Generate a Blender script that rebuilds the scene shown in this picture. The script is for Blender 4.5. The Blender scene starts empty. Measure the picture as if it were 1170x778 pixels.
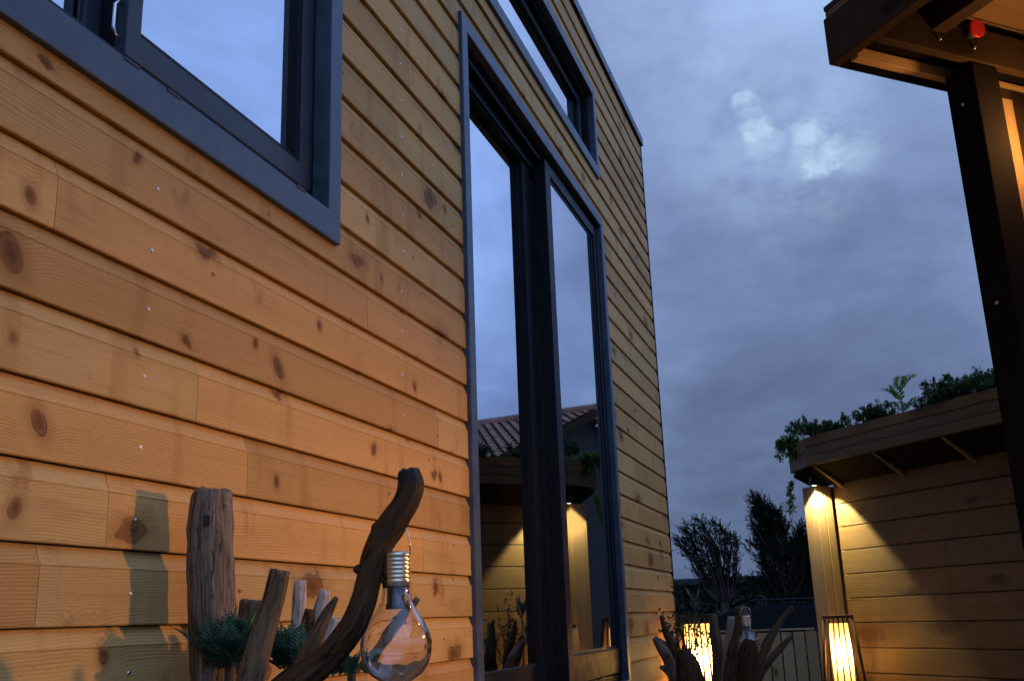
import bpy, bmesh, math, random
from mathutils import Vector, Matrix, noise as mnoise

random.seed(7)
R = math.radians
SC = bpy.context.scene
COL = SC.collection
HC = 1.2                       # camera height over the ground
F_PX = 1153.525                # focal length in pixels of the 1170 px wide photo
CAM = Matrix(((0.9472045, 0.1168191, 0.2985916), (0.3186929, -0.2408078, -0.9167587), (-0.0351917, 0.9635170, -0.2653237)))
EYE = Vector((0, 0, HC))


def ray(px, py):
    return CAM @ Vector((px - 585.0, -(py - 389.0), -F_PX))


def at(px, py, Y):             # the point a photo pixel shows, at distance Y along the house
    r = ray(px, py)
    return EYE + r * (Y / r.y)


def on_wall(px, py, X=-1.0):
    r = ray(px, py)
    return EYE + r * (X / r.x)


# ------------------------------------------------------------------ node helper
class NT:
    def __init__(self, tree):
        self.t = tree
        tree.nodes.clear()

    def n(self, kind, ins=None, **props):
        nd = self.t.nodes.new(kind)
        for k, v in props.items():
            setattr(nd, k, v)
        for k, v in (ins or {}).items():
            s = nd.inputs[k]
            if isinstance(v, bpy.types.NodeSocket):
                self.t.links.new(v, s)
            else:
                s.default_value = v
        return nd

    def math(self, op, a, b=None, c=None, clamp=False):
        nd = self.t.nodes.new('ShaderNodeMath'); nd.operation = op; nd.use_clamp = clamp
        for i, v in enumerate((a, b, c)):
            if v is None: continue
            if isinstance(v, bpy.types.NodeSocket): self.t.links.new(v, nd.inputs[i])
            else: nd.inputs[i].default_value = v
        return nd.outputs[0]

    def vmath(self, op, a, b=None):
        nd = self.t.nodes.new('ShaderNodeVectorMath'); nd.operation = op
        for i, v in enumerate((a, b)):
            if v is None: continue
            if isinstance(v, bpy.types.NodeSocket): self.t.links.new(v, nd.inputs[i])
            else: nd.inputs[i].default_value = v
        return nd.outputs['Value'] if op in ('DOT_PRODUCT', 'LENGTH', 'DISTANCE') else nd.outputs[0]

    def smooth(self, x, a, b, lo=0.0, hi=1.0):
        nd = self.n('ShaderNodeMapRange', {'Value': x, 'From Min': a, 'From Max': b, 'To Min': lo, 'To Max': hi})
        nd.interpolation_type = 'SMOOTHSTEP'
        return nd.outputs[0]

    def mix(self, fac, a, b, blend='MIX'):
        nd = self.t.nodes.new('ShaderNodeMix'); nd.data_type = 'RGBA'; nd.blend_type = blend
        for s, v in ((nd.inputs['Factor'], fac), (nd.inputs[6], a), (nd.inputs[7], b)):
            if isinstance(v, bpy.types.NodeSocket): self.t.links.new(v, s)
            else: s.default_value = v if not isinstance(v, tuple) else (*v[:3], 1)
        return nd.outputs[2]

    def ramp(self, x, stops):
        nd = self.n('ShaderNodeValToRGB', {'Fac': x})
        cr = nd.color_ramp
        while len(cr.elements) < len(stops): cr.elements.new(0.5)
        for e, (p, c) in zip(cr.elements, stops):
            e.position = p; e.color = (*c, 1) if len(c) == 3 else c
        return nd.outputs[0]

    def noise(self, vec, scale, detail=3, rough=.55, dist=0.0):
        return self.n('ShaderNodeTexNoise', {'Vector': vec, 'Scale': scale, 'Detail': detail, 'Roughness': rough, 'Distortion': dist}).outputs[0]

    def xyz(self, x=0.0, y=0.0, z=0.0):
        return self.n('ShaderNodeCombineXYZ', {0: x, 1: y, 2: z}).outputs[0]

    def sep(self, v):
        return self.n('ShaderNodeSeparateXYZ', {0: v}).outputs

    def bsdf(self, col, rough, bump=None, strength=.3, dist=.002, **kw):
        ins = {'Base Color': col, 'Roughness': rough}
        for k, v in kw.items(): ins[k.replace('_', ' ')] = v
        if bump is not None:
            ins['Normal'] = self.n('ShaderNodeBump', {'Height': bump, 'Strength': strength, 'Distance': dist}).outputs[0]
        if isinstance(col, tuple): ins['Base Color'] = (*col[:3], 1)
        p = self.n('ShaderNodeBsdfPrincipled', ins)
        self.n('ShaderNodeOutputMaterial', {'Surface': p.outputs[0]})
        return p


def newmat(name):
    m = bpy.data.materials.new(name); m.use_nodes = True
    return m, NT(m.node_tree)


# ------------------------------------------------------------------ materials
def wood_mat(name, light, mid, dark, knot, axis='Y', lines=1350.0, knots=True, rough=.6, weather=None, board_tint=.22, bumpk=.35, knot_scale=(2.6, 5.0), cath=26.0, hero=None, smudge=0.0, spec=.3):
    """planks: grain runs along `axis` (world Y for the house, local attribute 'along' otherwise)"""
    m, t = newmat(name)
    bd = t.n('ShaderNodeAttribute', attribute_name='board').outputs['Fac']
    al = t.n('ShaderNodeAttribute', attribute_name='uvw').outputs['Vector']
    s = t.sep(al)                              # x = along the grain, y = across, z = depth
    rnd = t.math('FRACT', t.math('MULTIPLY', bd, 91.7))
    rnd2 = t.math('FRACT', t.math('MULTIPLY', bd, 37.3))
    a = t.math('ADD', s[0], t.math('MULTIPLY', rnd, 17.0))
    c = t.math('ADD', s[1], t.math('MULTIPLY', rnd2, 9.0))
    p = t.xyz(a, c, s[2])
    # slow wander of the growth rings along the board
    wander = t.noise(t.xyz(t.math('MULTIPLY', a, 1.3), t.math('MULTIPLY', c, 6.0), t.math('MULTIPLY', bd, 50)), 1.0, 2)
    fine = t.noise(t.xyz(t.math('MULTIPLY', a, 6.0), t.math('MULTIPLY', c, 160.0), t.math('MULTIPLY', bd, 50)), 1.0, 3, .6)
    g = t.math('ADD', t.math('MULTIPLY', c, lines), t.math('MULTIPLY', wander, 85.0))
    kcol = tuple(.8 * a_ + .2 * b_ for a_, b_ in zip(dark, knot))
    if knots:
        jit = t.noise(p, 22.0, 3)
        kv = t.xyz(t.math('ADD', t.math('MULTIPLY', a, knot_scale[0]), t.math('MULTIPLY', jit, .18)),
                   t.math('ADD', t.math('MULTIPLY', c, knot_scale[1]), t.math('MULTIPLY', jit, .3)), 0.0)
        vo = t.n('ShaderNodeTexVoronoi', {'Vector': kv, 'Scale': 1.0, 'Randomness': .95}, voronoi_dimensions='2D')
        d = vo.outputs['Distance']
        rc = t.sep(vo.outputs['Color'])
        size = t.math('ADD', .04, t.math('MULTIPLY', t.math('POWER', rc[0], 2.5), .13))
        has = t.math('GREATER_THAN', rc[1], .42)
        q = t.math('ADD', t.math('DIVIDE', d, size), t.math('MULTIPLY', t.math('SUBTRACT', 1.0, has), 60.0))   # 1 = edge of the knot
        if hero:                                            # the big knots one can tell apart
            wp = t.sep(t.n('ShaderNodeNewGeometry').outputs['Position'])
            for (ky, kz, kr, kt) in hero:
                dy = t.math('DIVIDE', t.math('ADD', t.math('SUBTRACT', wp[1], ky), t.math('MULTIPLY', t.math('SUBTRACT', wp[2], kz), kt)), kr)
                dz = t.math('DIVIDE', t.math('SUBTRACT', wp[2], kz), kr * 1.25)
                qq = t.math('SQRT', t.math('ADD', t.math('MULTIPLY', dy, dy), t.math('MULTIPLY', dz, dz)))
                q = t.math('MINIMUM', q, t.math('ADD', qq, t.math('MULTIPLY', t.math('SUBTRACT', jit, .5), .7)))
        has = 1.0
        swirl = t.math('MULTIPLY', t.math('MULTIPLY', t.n('ShaderNodeMath', {0: t.math('MULTIPLY', t.math('MULTIPLY', q, q), -.16)}, operation='EXPONENT').outputs[0], cath), has)
        g = t.math('ADD', g, swirl)
        kmask = t.math('MULTIPLY', t.smooth(q, 1.12, .8), has)
        halo = t.math('MULTIPLY', t.smooth(q, 2.6, .9), has)
        core = t.math('MULTIPLY', t.smooth(t.math('ADD', q, t.math('MULTIPLY', t.math('SUBTRACT', fine, .5), .9)), .95, .15), has)
        pin_v = t.n('ShaderNodeTexVoronoi', {'Vector': t.xyz(t.math('MULTIPLY', a, 9.0), t.math('MULTIPLY', c, 16.0), 0.0), 'Scale': 1.0}, voronoi_dimensions='2D')
        pr = t.sep(pin_v.outputs['Color'])
        pin = t.math('MULTIPLY', t.smooth(pin_v.outputs['Distance'], .07, .03), t.math('GREATER_THAN', pr[0], .93))
    ring = t.math('ADD', .5, t.math('MULTIPLY', .5, t.n('ShaderNodeMath', {0: g}, operation='SINE').outputs[0]))
    ring = t.math('POWER', ring, 1.6)
    vis = t.smooth(t.noise(t.xyz(t.math('MULTIPLY', a, .9), t.math('MULTIPLY', c, 14.0), t.math('MULTIPLY', bd, 20)), 1.0, 2), .3, .75, .25, 1.0)
    ringv = t.math('MULTIPLY', ring, vis)
    base = t.mix(t.math('MULTIPLY', ringv, .8), light, mid)
    base = t.mix(t.smooth(fine, .5, .8, 0, .45), base, mid)
    blot = t.smooth(t.noise(t.xyz(t.math('MULTIPLY', a, 3.0), t.math('MULTIPLY', c, 9.0), bd), 1.0, 4, .65), .55, .85, 0, .6)
    base = t.mix(blot, base, dark)
    if knots:
        base = t.mix(t.math('MULTIPLY', halo, .55), base, dark)
        kring = t.math('ADD', .5, t.math('MULTIPLY', .5, t.n('ShaderNodeMath', {0: t.math('MULTIPLY', q, 16.0)}, operation='SINE').outputs[0]))
        base = t.mix(kmask, base, t.mix(t.math('MAXIMUM', t.math('MULTIPLY', core, .8), t.math('MULTIPLY', kring, .3)), kcol, knot))
        base = t.mix(t.math('MULTIPLY', t.smooth(t.math('ABSOLUTE', t.math('SUBTRACT', q, 1.02)), .16, .0), t.smooth(jit, .4, .6)), base, knot)
        base = t.mix(t.math('MULTIPLY', pin, .85), base, knot)
    base = t.mix(t.smooth(rnd2, .55, 1.0, 0, .45), base, t.mix(1.0, base, (.92, 1.08, 1.45), 'MULTIPLY'))
    if smudge:                                             # short upright grey-brown marks and tool smears
        sv = t.n('ShaderNodeTexVoronoi', {'Vector': t.xyz(t.math('ADD', t.math('MULTIPLY', a, 6.0), t.math('MULTIPLY', jit, .5)), t.math('MULTIPLY', c, 4.5), 0.0), 'Scale': 1.0}, voronoi_dimensions='2D')
        sr = t.sep(sv.outputs['Color'])
        sm = t.math('MULTIPLY', t.smooth(sv.outputs['Distance'], .2, .05), t.math('GREATER_THAN', sr[0], .62))
        sm = t.math('MULTIPLY', sm, t.smooth(t.noise(t.xyz(t.math('MULTIPLY', a, 60.0), t.math('MULTIPLY', c, 18.0), bd), 1.0, 3, .6), .35, .65))
        base = t.mix(t.math('MULTIPLY', sm, smudge), base, dark)
        bl = t.smooth(t.noise(t.xyz(t.math('MULTIPLY', a, 14.0), t.math('MULTIPLY', c, 2.0), t.math('MULTIPLY', bd, 30)), 1.0, 2), .56, .7, 0, .45)
        base = t.mix(bl, base, mid)
    spk = t.noise(t.xyz(t.math('MULTIPLY', a, 90.0), t.math('MULTIPLY', c, 260.0), bd), 1.0, 2, .5)
    base = t.mix(t.smooth(spk, .52, .78, 0, .4), base, mid)
    tint = t.math('ADD', 1.0 - board_tint * .5, t.math('MULTIPLY', rnd, board_tint))
    base = t.mix(1.0, base, t.xyz(tint, t.math('MULTIPLY', tint, t.math('ADD', .97, t.math('MULTIPLY', rnd2, .06))), tint), 'MULTIPLY')
    if weather:
        wz = t.n('ShaderNodeNewGeometry').outputs['Position']
        st = t.sep(wz)
        drip = t.noise(t.xyz(t.math('MULTIPLY', st[0], 9.0), t.math('MULTIPLY', st[1], 9.0), t.math('MULTIPLY', st[2], 1.4)), 1.0, 4, .65)
        base = t.mix(t.smooth(drip, .58, .82, 0, .55), base, weather)
        big = t.noise(wz, 1.7, 3)
        base = t.mix(t.smooth(big, .45, .75, 0, .35), base, weather)
    h = t.math('ADD', t.math('MULTIPLY', fine, .6), t.math('MULTIPLY', ringv, -.35))
    if knots:
        h = t.math('ADD', h, t.math('MULTIPLY', kmask, .4))
    t.bsdf(base, rough, h, bumpk, .0015, Specular_IOR_Level=spec)
    return m


def plain(name, col, rough=.5, metal=0.0, vary=.15, scale=30.0, bump=.0, spec=.5):
    m, t = newmat(name)
    pos = t.n('ShaderNodeTexCoord').outputs['Object']
    nz = t.noise(pos, scale, 4, .6)
    k = t.smooth(nz, .25, .75, 1 - vary, 1 + vary)
    c = t.mix(1.0, (*col, 1), t.xyz(k, k, k), 'MULTIPLY')
    rr = t.smooth(nz, .2, .8, max(.02, rough - .08), min(1, rough + .08))
    kw = {'Metallic': metal, 'Specular_IOR_Level': spec}
    t.bsdf(c, rr, nz if bump else None, bump, .002, **kw)
    return m


def glass_mat(name, r0, tint=(.95, .97, 1)):
    m, t = newmat(name)
    lw = t.n('ShaderNodeFresnel', {'IOR': 1.5}).outputs[0]
    fac = t.math('ADD', r0, t.math('MULTIPLY', lw, 1.0 - r0), clamp=True)
    gl = t.n('ShaderNodeBsdfGlossy', {'Color': (.98, .99, 1, 1), 'Roughness': .0}).outputs[0]
    tr = t.n('ShaderNodeBsdfTransparent', {'Color': (*tint, 1)}).outputs[0]
    mx = t.n('ShaderNodeMixShader', {0: fac, 1: tr, 2: gl}).outputs[0]
    t.n('ShaderNodeOutputMaterial', {'Surface': mx})
    return m


def emit_mat(name, col, strength):
    m, t = newmat(name)
    e = t.n('ShaderNodeEmission', {'Color': (*col, 1), 'Strength': strength}).outputs[0]
    t.n('ShaderNodeOutputMaterial', {'Surface': e})
    return m


def drift_mat(name, light, dark, crack, rough=.75, lines=230):
    m, t = newmat(name)
    uv = t.sep(t.n('ShaderNodeAttribute', attribute_name='uvw').outputs['Vector'])  # x along, y/z around
    v1 = t.xyz(t.math('MULTIPLY', uv[0], 7.0), t.math('MULTIPLY', uv[1], lines), t.math('MULTIPLY', uv[2], lines))
    v2 = t.xyz(t.math('MULTIPLY', uv[0], 16.0), t.math('MULTIPLY', uv[1], lines * .45), t.math('MULTIPLY', uv[2], lines * .45))
    n1 = t.noise(v1, 1.0, 4, .65, .5)
    n2 = t.noise(v2, 1.0, 4, .65, 1.2)
    base = t.mix(t.smooth(n1, .3, .7), light, dark)
    base = t.mix(t.smooth(n2, .55, .68), base, crack)
    h = t.math('SUBTRACT', n1, t.smooth(n2, .52, .66, 0, .8))
    t.bsdf(base, rough, h, .8, .005, Specular_IOR_Level=.12)
    return m


def leaf_mat(name, a, b, rough=.5, spec=.3):
    m, t = newmat(name)
    rn = t.n('ShaderNodeAttribute', attribute_name='board').outputs['Fac']
    c = t.mix(rn, a, b)
    p = t.n('ShaderNodeBsdfPrincipled', {'Base Color': c, 'Roughness': rough, 'Specular IOR Level': spec})
    tl = t.n('ShaderNodeBsdfTranslucent', {'Color': c})
    mx = t.n('ShaderNodeMixShader', {0: .25, 1: p.outputs[0], 2: tl.outputs[0]})
    t.n('ShaderNodeOutputMaterial', {'Surface': mx.outputs[0]})
    return m


M = {}
HERO = []
for (kx, ky_, kr_, kt_) in ((45, 483, .017, .35), (17, 580, .014, -.2), (316, 550, .011, .1), (35, 224, .013, .2), (157, 180, .011, -.3), (365, 372, .011, .1), (318, 420, .020, .5), (474, 442, .012, .2), (12, 288, .026, .3), (292, 392, .009, 0), (436, 318, .009, .2), (15, 386, .008, 0), (157, 402, .006, 0), (118, 748, .012, .2), (503, 545, .013, .3), (420, 250, .010, .2), (150, 8, .012, 0), (640, 620, .02, 0)):
    h_ = on_wall(kx, ky_); HERO.append((h_.y, h_.z, kr_ * .78, kt_))
M['larch'] = wood_mat('larch_cladding', (.54, .295, .088), (.33, .15, .036), (.26, .108, .028), (.10, .036, .011), board_tint=.34, hero=HERO, smudge=.6, spec=.10)
M['larch_back'] = plain('dark_batten_gap', (.11, .06, .03), .9)
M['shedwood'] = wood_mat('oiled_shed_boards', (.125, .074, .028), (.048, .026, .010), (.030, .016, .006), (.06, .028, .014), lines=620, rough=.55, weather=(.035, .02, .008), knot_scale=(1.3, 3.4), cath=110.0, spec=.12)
M['postwood'] = wood_mat('oiled_post', (.21, .135, .058), (.105, .062, .025), (.06, .034, .014), (.07, .03, .016), lines=900, rough=.55, knot_scale=(2.0, 6.0), weather=(.045, .028, .014))
M['beam'] = wood_mat('dark_stained_beam', (.055, .033, .017), (.032, .019, .010), (.022, .013, .007), (.018, .01, .007), lines=900, rough=.7, spec=.08)
M['shadedwood'] = wood_mat('stained_shaded_timber', (.010, .008, .007), (.007, .005, .005), (.005, .004, .004), (.004, .003, .003), lines=900, rough=.8, spec=.03)  # dark stain taken to near black, with the shade of unlit faces in the colour
M['litbatten'] = wood_mat('lamplit_batten', (.62, .40, .18), (.45, .26, .1), (.3, .17, .06), (.1, .05, .02), lines=700, rough=.6)  # pale colour stands in for lamp light on the fascia's inner edge
M['roofwood'] = wood_mat('pavilion_roof_boards', (.2, .115, .05), (.12, .066, .026), (.08, .042, .017), (.04, .02, .01), lines=700, rough=.6)
M['inner'] = wood_mat('warm_inner_boards', (.36, .21, .09), (.24, .13, .05), (.16, .085, .035), (.06, .03, .015), lines=700, rough=.6)
M['fencewood'] = wood_mat('fence_boards', (.31, .21, .095), (.2, .13, .055), (.14, .09, .04), (.05, .03, .02), lines=700, rough=.8)
M['deckwood'] = wood_mat('deck_boards', (.26, .17, .1), (.18, .11, .06), (.12, .075, .04), (.05, .03, .02), lines=700, rough=.75)
M['anthracite'] = plain('anthracite_powder_coat', (.028, .037, .046), .5, .0, .2, 22.0, 0, .25)
M['trim'] = plain('anthracite_trim', (.047, .064, .086), .45, .0, .3, 14.0, .05, .3)
M['blackalu'] = plain('black_aluminium', (.008, .009, .012), .5, .0, .1, 30.0, 0, .12)
M['white'] = plain('white_lining', (.78, .79, .82), .7, .0, .04, 4.0)
M['floorwood'] = plain('interior_floor', (.3, .22, .15), .5)
M['glass'] = glass_mat('window_glass', .46)
M['lampglass'] = glass_mat('lamp_glass', .02, (1, 1, 1))
M['brass'] = plain('worn_brass', (.70, .58, .40), .3, 1.0, .25, 60.0)
M['steel'] = plain('steel_screw', (.6, .58, .55), .3, 1.0, .1)
M['whiteplastic'] = plain('white_plastic', (.75, .76, .78), .4)
M['red'] = plain('red_plastic', (.62, .02, .025), .4, .0, .08)
M['blackplastic'] = plain('black_plastic', (.015, .015, .016), .45)
M['stump'] = drift_mat('weathered_driftwood', (.29, .205, .135), (.125, .08, .05), (.04, .026, .018))
M['darkdrift'] = drift_mat('dark_driftwood', (.095, .046, .018), (.045, .022, .009), (.016, .009, .006), .6)
M['paledrift'] = drift_mat('bleached_driftwood', (.62, .5, .4), (.42, .31, .23), (.14, .09, .06))
M['browndrift'] = drift_mat('brown_driftwood', (.20, .125, .066), (.10, .058, .03), (.045, .028, .016))
M['charred'] = plain('charred_end_and_hole', (.02, .014, .011), .9, .0, .4, 120.0, .8)
M['fern'] = leaf_mat('fern_green', (.03, .085, .05), (.09, .18, .10))
M['leafdark'] = leaf_mat('dark_leaf', (.022, .055, .02), (.06, .12, .035))
M['leafbright'] = leaf_mat('bright_leaf', (.07, .15, .03), (.14, .25, .055))
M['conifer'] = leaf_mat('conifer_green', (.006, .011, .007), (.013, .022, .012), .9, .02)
M['sage'] = leaf_mat('sage_leaf', (.07, .085, .06), (.12, .14, .1))
M['bark'] = plain('bark', (.05, .037, .028), .9, .0, .3, 20.0, .6)
M['glow'] = emit_mat('lantern_bulb_lit', (1.0, .58, .19), 430.0)
m, t = newmat('lantern_frosted_shade')
tl = t.n('ShaderNodeBsdfTranslucent', {'Color': (.95, .80, .52, 1)}).outputs[0]
tr_ = t.n('ShaderNodeBsdfTransparent', {'Color': (1, .95, .85, 1)}).outputs[0]
df = t.n('ShaderNodeBsdfDiffuse', {'Color': (.8, .7, .5, 1)}).outputs[0]
t.n('ShaderNodeOutputMaterial', {'Surface': t.n('ShaderNodeMixShader', {0: .15, 1: t.n('ShaderNodeMixShader', {0: .2, 1: tl, 2: df}).outputs[0], 2: tr_}).outputs[0]})
M['shade'] = m
M['led'] = emit_mat('spot_lens_lit', (1.0, .85, .5), 40.0)
M['warmbulb'] = emit_mat('lamp_globe_lit', (1.0, .505, .148), 1980.0)
M['slate'] = plain('dark_slate', (.018, .02, .024), .85, .0, .25, 6.0)
M['darkwall'] = plain('dark_render', (.016, .016, .018), .95, .0, .2, 3.0)
M['carpaint'] = plain('black_car_paint', (.010, .011, .013), .6, .0, .05, 30.0, 0, .06)
M['carglass'] = plain('dark_car_glass', (.006, .007, .008), .6, .0, .02, 30.0, 0, .04)
M['chrome'] = plain('chrome_strip', (.7, .72, .75), .2, 1.0, .05)
M['tyre'] = plain('tyre_rubber', (.02, .02, .02), .85)
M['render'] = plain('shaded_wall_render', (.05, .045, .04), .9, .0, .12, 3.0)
M['soil'] = plain('dark_soil', (.035, .025, .018), .95, .0, .4, 40.0, .8)


def tile_mat():
    m, t = newmat('clay_roof_tiles')
    uv = t.sep(t.n('ShaderNodeAttribute', attribute_name='uvw').outputs['Vector'])
    row = t.n('ShaderNodeMath', {0: t.math('DIVIDE', uv[1], .34)}, operation='FLOOR').outputs[0]
    cid = t.n('ShaderNodeMath', {0: t.math('DIVIDE', uv[0], .22)}, operation='FLOOR').outputs[0]
    rn = t.n('ShaderNodeTexWhiteNoise', {'Vector': t.xyz(row, cid, 0.0)}).outputs[0]
    c = t.mix(rn, (.30, .15, .105), (.46, .27, .2))
    st = t.noise(t.n('ShaderNodeNewGeometry').outputs['Position'], 2.2, 4)
    c = t.mix(t.smooth(st, .5, .8, 0, .5), c, (.16, .12, .10))
    t.bsdf(c, .85)
    return m


M['tiles'] = tile_mat()


def ground_mat():
    m, t = newmat('garden_gravel')
    p = t.n('ShaderNodeNewGeometry').outputs['Position']
    n1 = t.noise(p, 40, 4, .7); n2 = t.noise(p, 1.3, 3)
    c = t.mix(t.smooth(n1, .3, .7), (.07, .06, .045), (.2, .17, .13))
    c = t.mix(t.smooth(n2, .45, .7), c, (.045, .07, .025))
    t.bsdf(c, .95, n1, .6, .02)
    return m


M['ground'] = ground_mat()


# ------------------------------------------------------------------ mesh builder
class MB:
    """collects faces into one mesh; keeps a 'board' number and a grain coordinate 'uvw' for every corner"""
    def __init__(self):
        self.v = []; self.f = []; self.mi = []; self.bd = []; self.uv = []; self.sm = []

    def face(self, idx, board=0.0, mi=0, uvw=None, smooth=False):
        self.f.append(tuple(idx)); self.mi.append(mi); self.bd.append(board); self.sm.append(smooth)
        self.uv.append(uvw if uvw else [(self.v[i][1], self.v[i][2], self.v[i][0]) for i in idx])

    def box(self, o, ax, ay, az, board=None, mi=0, taper=None):
        """box from corner o along three edge vectors; the grain follows the longest one"""
        o, ax, ay, az = Vector(o), Vector(ax), Vector(ay), Vector(az)
        b = random.random() if board is None else board
        n = len(self.v)
        L = sorted([(ax.length, 0), (ay.length, 1), (az.length, 2)], reverse=True)
        order = [k for _, k in L]
        E = (ax, ay, az)
        loc = []
        for k in range(8):
            c = (k & 1, (k >> 1) & 1, (k >> 2) & 1)
            self.v.append(o + ax * c[0] + ay * c[1] + az * c[2])
            w = [c[j] * E[j].length for j in range(3)]
            loc.append((w[order[0]], w[order[1]] + .6 * w[order[2]], w[order[2]]))
        flip = ax.cross(ay).dot(az) < 0
        for q in ((0, 2, 3, 1), (4, 5, 7, 6), (0, 1, 5, 4), (2, 6, 7, 3), (0, 4, 6, 2), (1, 3, 7, 5)):
            q = q[::-1] if flip else q
            self.face([n + i for i in q], b, mi, [loc[i] for i in q])

    def abox(self, x0, x1, y0, y1, z0, z1, board=None, mi=0):
        self.box((x0, y0, z0), (x1 - x0, 0, 0), (0, y1 - y0, 0), (0, 0, z1 - z0), board, mi)

    def ring(self, y0, y1, z0, z1, wl, wr, wb, wt, xf, xb, mi=0):
        """mitred rectangular frame in a plane of constant x, front face at xf, back at xb"""
        n = len(self.v)
        outer = [(y0, z0), (y1, z0), (y1, z1), (y0, z1)]
        inner = [(y0 + wl, z0 + wb), (y1 - wr, z0 + wb), (y1 - wr, z1 - wt), (y0 + wl, z1 - wt)]
        for x in (xf, xb):
            for lp in (outer, inner):
                for (y, z) in lp: self.v.append(Vector((x, y, z)))
        for k in range(4):
            j = (k + 1) % 4
            b = random.random()
            self.face((n + k, n + j, n + 4 + j, n + 4 + k), b, mi)            # front
            self.face((n + 8 + j, n + 8 + k, n + 12 + k, n + 12 + j), b, mi)  # back
            self.face((n + j, n + k, n + 8 + k, n + 8 + j), b, mi)            # outside
            self.face((n + 4 + k, n + 4 + j, n + 12 + j, n + 12 + k), b, mi)  # inside

    def ring_y(self, x0, x1, z0, z1, w, yf, yb, mi=0):
        for a in ((x0, x1, z0, z0 + w), (x0, x1, z1 - w, z1), (x0, x0 + w, z0 + w, z1 - w), (x1 - w, x1, z0 + w, z1 - w)):
            self.abox(a[0], a[1], min(yf, yb), max(yf, yb), a[2], a[3], None, mi)

    def prism(self, pts, ext, board=None, mi=0, grain=None):
        """closed polygon pts extruded along vector ext"""
        b = random.random() if board is None else board
        pts = [Vector(p) for p in pts]; ext = Vector(ext)
        n = len(self.v); k = len(pts)
        self.v += pts + [p + ext for p in pts]
        g = Vector(grain).normalized() if grain else (pts[1] - pts[0]).normalized()
        nn = (pts[1] - pts[0]).cross(pts[2] - pts[0]).normalized()
        h = g.cross(nn)
        def w(i):
            p = self.v[i] - pts[0]
            return (p.dot(g), p.dot(h), p.dot(nn))
        fs = [tuple(range(n, n + k))[::-1], tuple(range(n + k, n + 2 * k))]
        for i in range(k):
            j = (i + 1) % k
            fs.append((n + i, n + j, n + k + j, n + k + i))
        for f in fs: self.face(f, b, mi, [w(i) for i in f])

    def tube(self, path, radii, seg=10, rough=.0, seed=0.0, mi=0, cap=True, capmi=None, freq=18.0, squash=1.0, jag=0.0):
        path = [Vector(p) for p in path]
        # resample for a rounder bend
        n = len(self.v); up = Vector((.3, .2, 1)); rows = []
        L = 0.0; ref = None
        for i, p in enumerate(path):
            d = (path[min(i + 1, len(path) - 1)] - path[max(i - 1, 0)]).normalized()
            if ref is None:
                ref = d.cross(Vector((1, .1, .05)) if abs(d.x) < .8 else Vector((0, 1, 0))).normalized()
            ref = (ref - d * ref.dot(d)).normalized()
            b = d.cross(ref)
            if i: L += (p - path[i - 1]).length
            row = []
            for k in range(seg):
                a = 2 * math.pi * k / seg
                r = radii[i]
                if rough:
                    q = Vector((math.cos(a) * 1.2, math.sin(a) * 1.2, L * freq)) + Vector((seed, seed * 2, seed * 3))
                    r *= 1 + rough * (mnoise.noise(q) + .5 * mnoise.noise(q * 2.3) + .6 * mnoise.noise(Vector((math.cos(a) * 3.2 + seed, math.sin(a) * 3.2, L * freq * .3))))
                jj = d * (-radii[i] * jag * (.5 + mnoise.noise(Vector((math.cos(a) * 2.5 + seed, math.sin(a) * 2.5, i * .6))))) if (jag and i < 3) else Vector((0, 0, 0))
                self.v.append(p + ref * (math.cos(a) * r) + b * (math.sin(a) * r * squash) + jj)
                row.append((L, math.cos(a) * radii[i], math.sin(a) * radii[i]))
            rows.append(row)
        for i in range(len(path) - 1):
            for k in range(seg):
                j = (k + 1) % seg
                self.face((n + i * seg + k, n + i * seg + j, n + (i + 1) * seg + j, n + (i + 1) * seg + k), 0.0, mi,
                          [rows[i][k], rows[i][j], rows[i + 1][j], rows[i + 1][k]], True)
        if cap:
            cm = mi if capmi is None else capmi
            self.face([n + k for k in range(seg)][::-1], 0.0, cm, [(0, rows[0][k][1], rows[0][k][2]) for k in range(seg)][::-1])
            e = n + (len(path) - 1) * seg
            self.face([e + k for k in range(seg)], 0.0, cm, [(r[0], r[1], r[2]) for r in rows[-1]])

    def lathe(self, prof, seg=32, mi=0, o=(0, 0, 0)):
        """profile of (radius, z), spun about z"""
        n = len(self.v); o = Vector(o)
        for (r, z) in prof:
            for k in range(seg):
                a = 2 * math.pi * k / seg
                self.v.append(o + Vector((r * math.cos(a), r * math.sin(a), z)))
        for i in range(len(prof) - 1):
            for k in range(seg):
                j = (k + 1) % seg
                self.face((n + i * seg + k, n + i * seg + j, n + (i + 1) * seg + j, n + (i + 1) * seg + k), 0.0, mi, None, True)

    def leaf(self, p, d, w, length, nrm, bend=.2, board=None):
        p, d, nrm = Vector(p), Vector(d).normalized(), Vector(nrm)
        s = d.cross(nrm)
        if s.length < 1e-4: s = d.cross(Vector((.3, .7, .2)))
        s.normalize(); up = s.cross(d)
        b = random.random() if board is None else board
        n = len(self.v)
        m = p + d * length * .5 + up * length * bend * .3
        self.v += [p, m + s * w * .5, p + d * length - up * length * bend * .4, m - s * w * .5]
        self.face((n, n + 1, n + 2), b); self.face((n, n + 2, n + 3), b)

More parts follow.
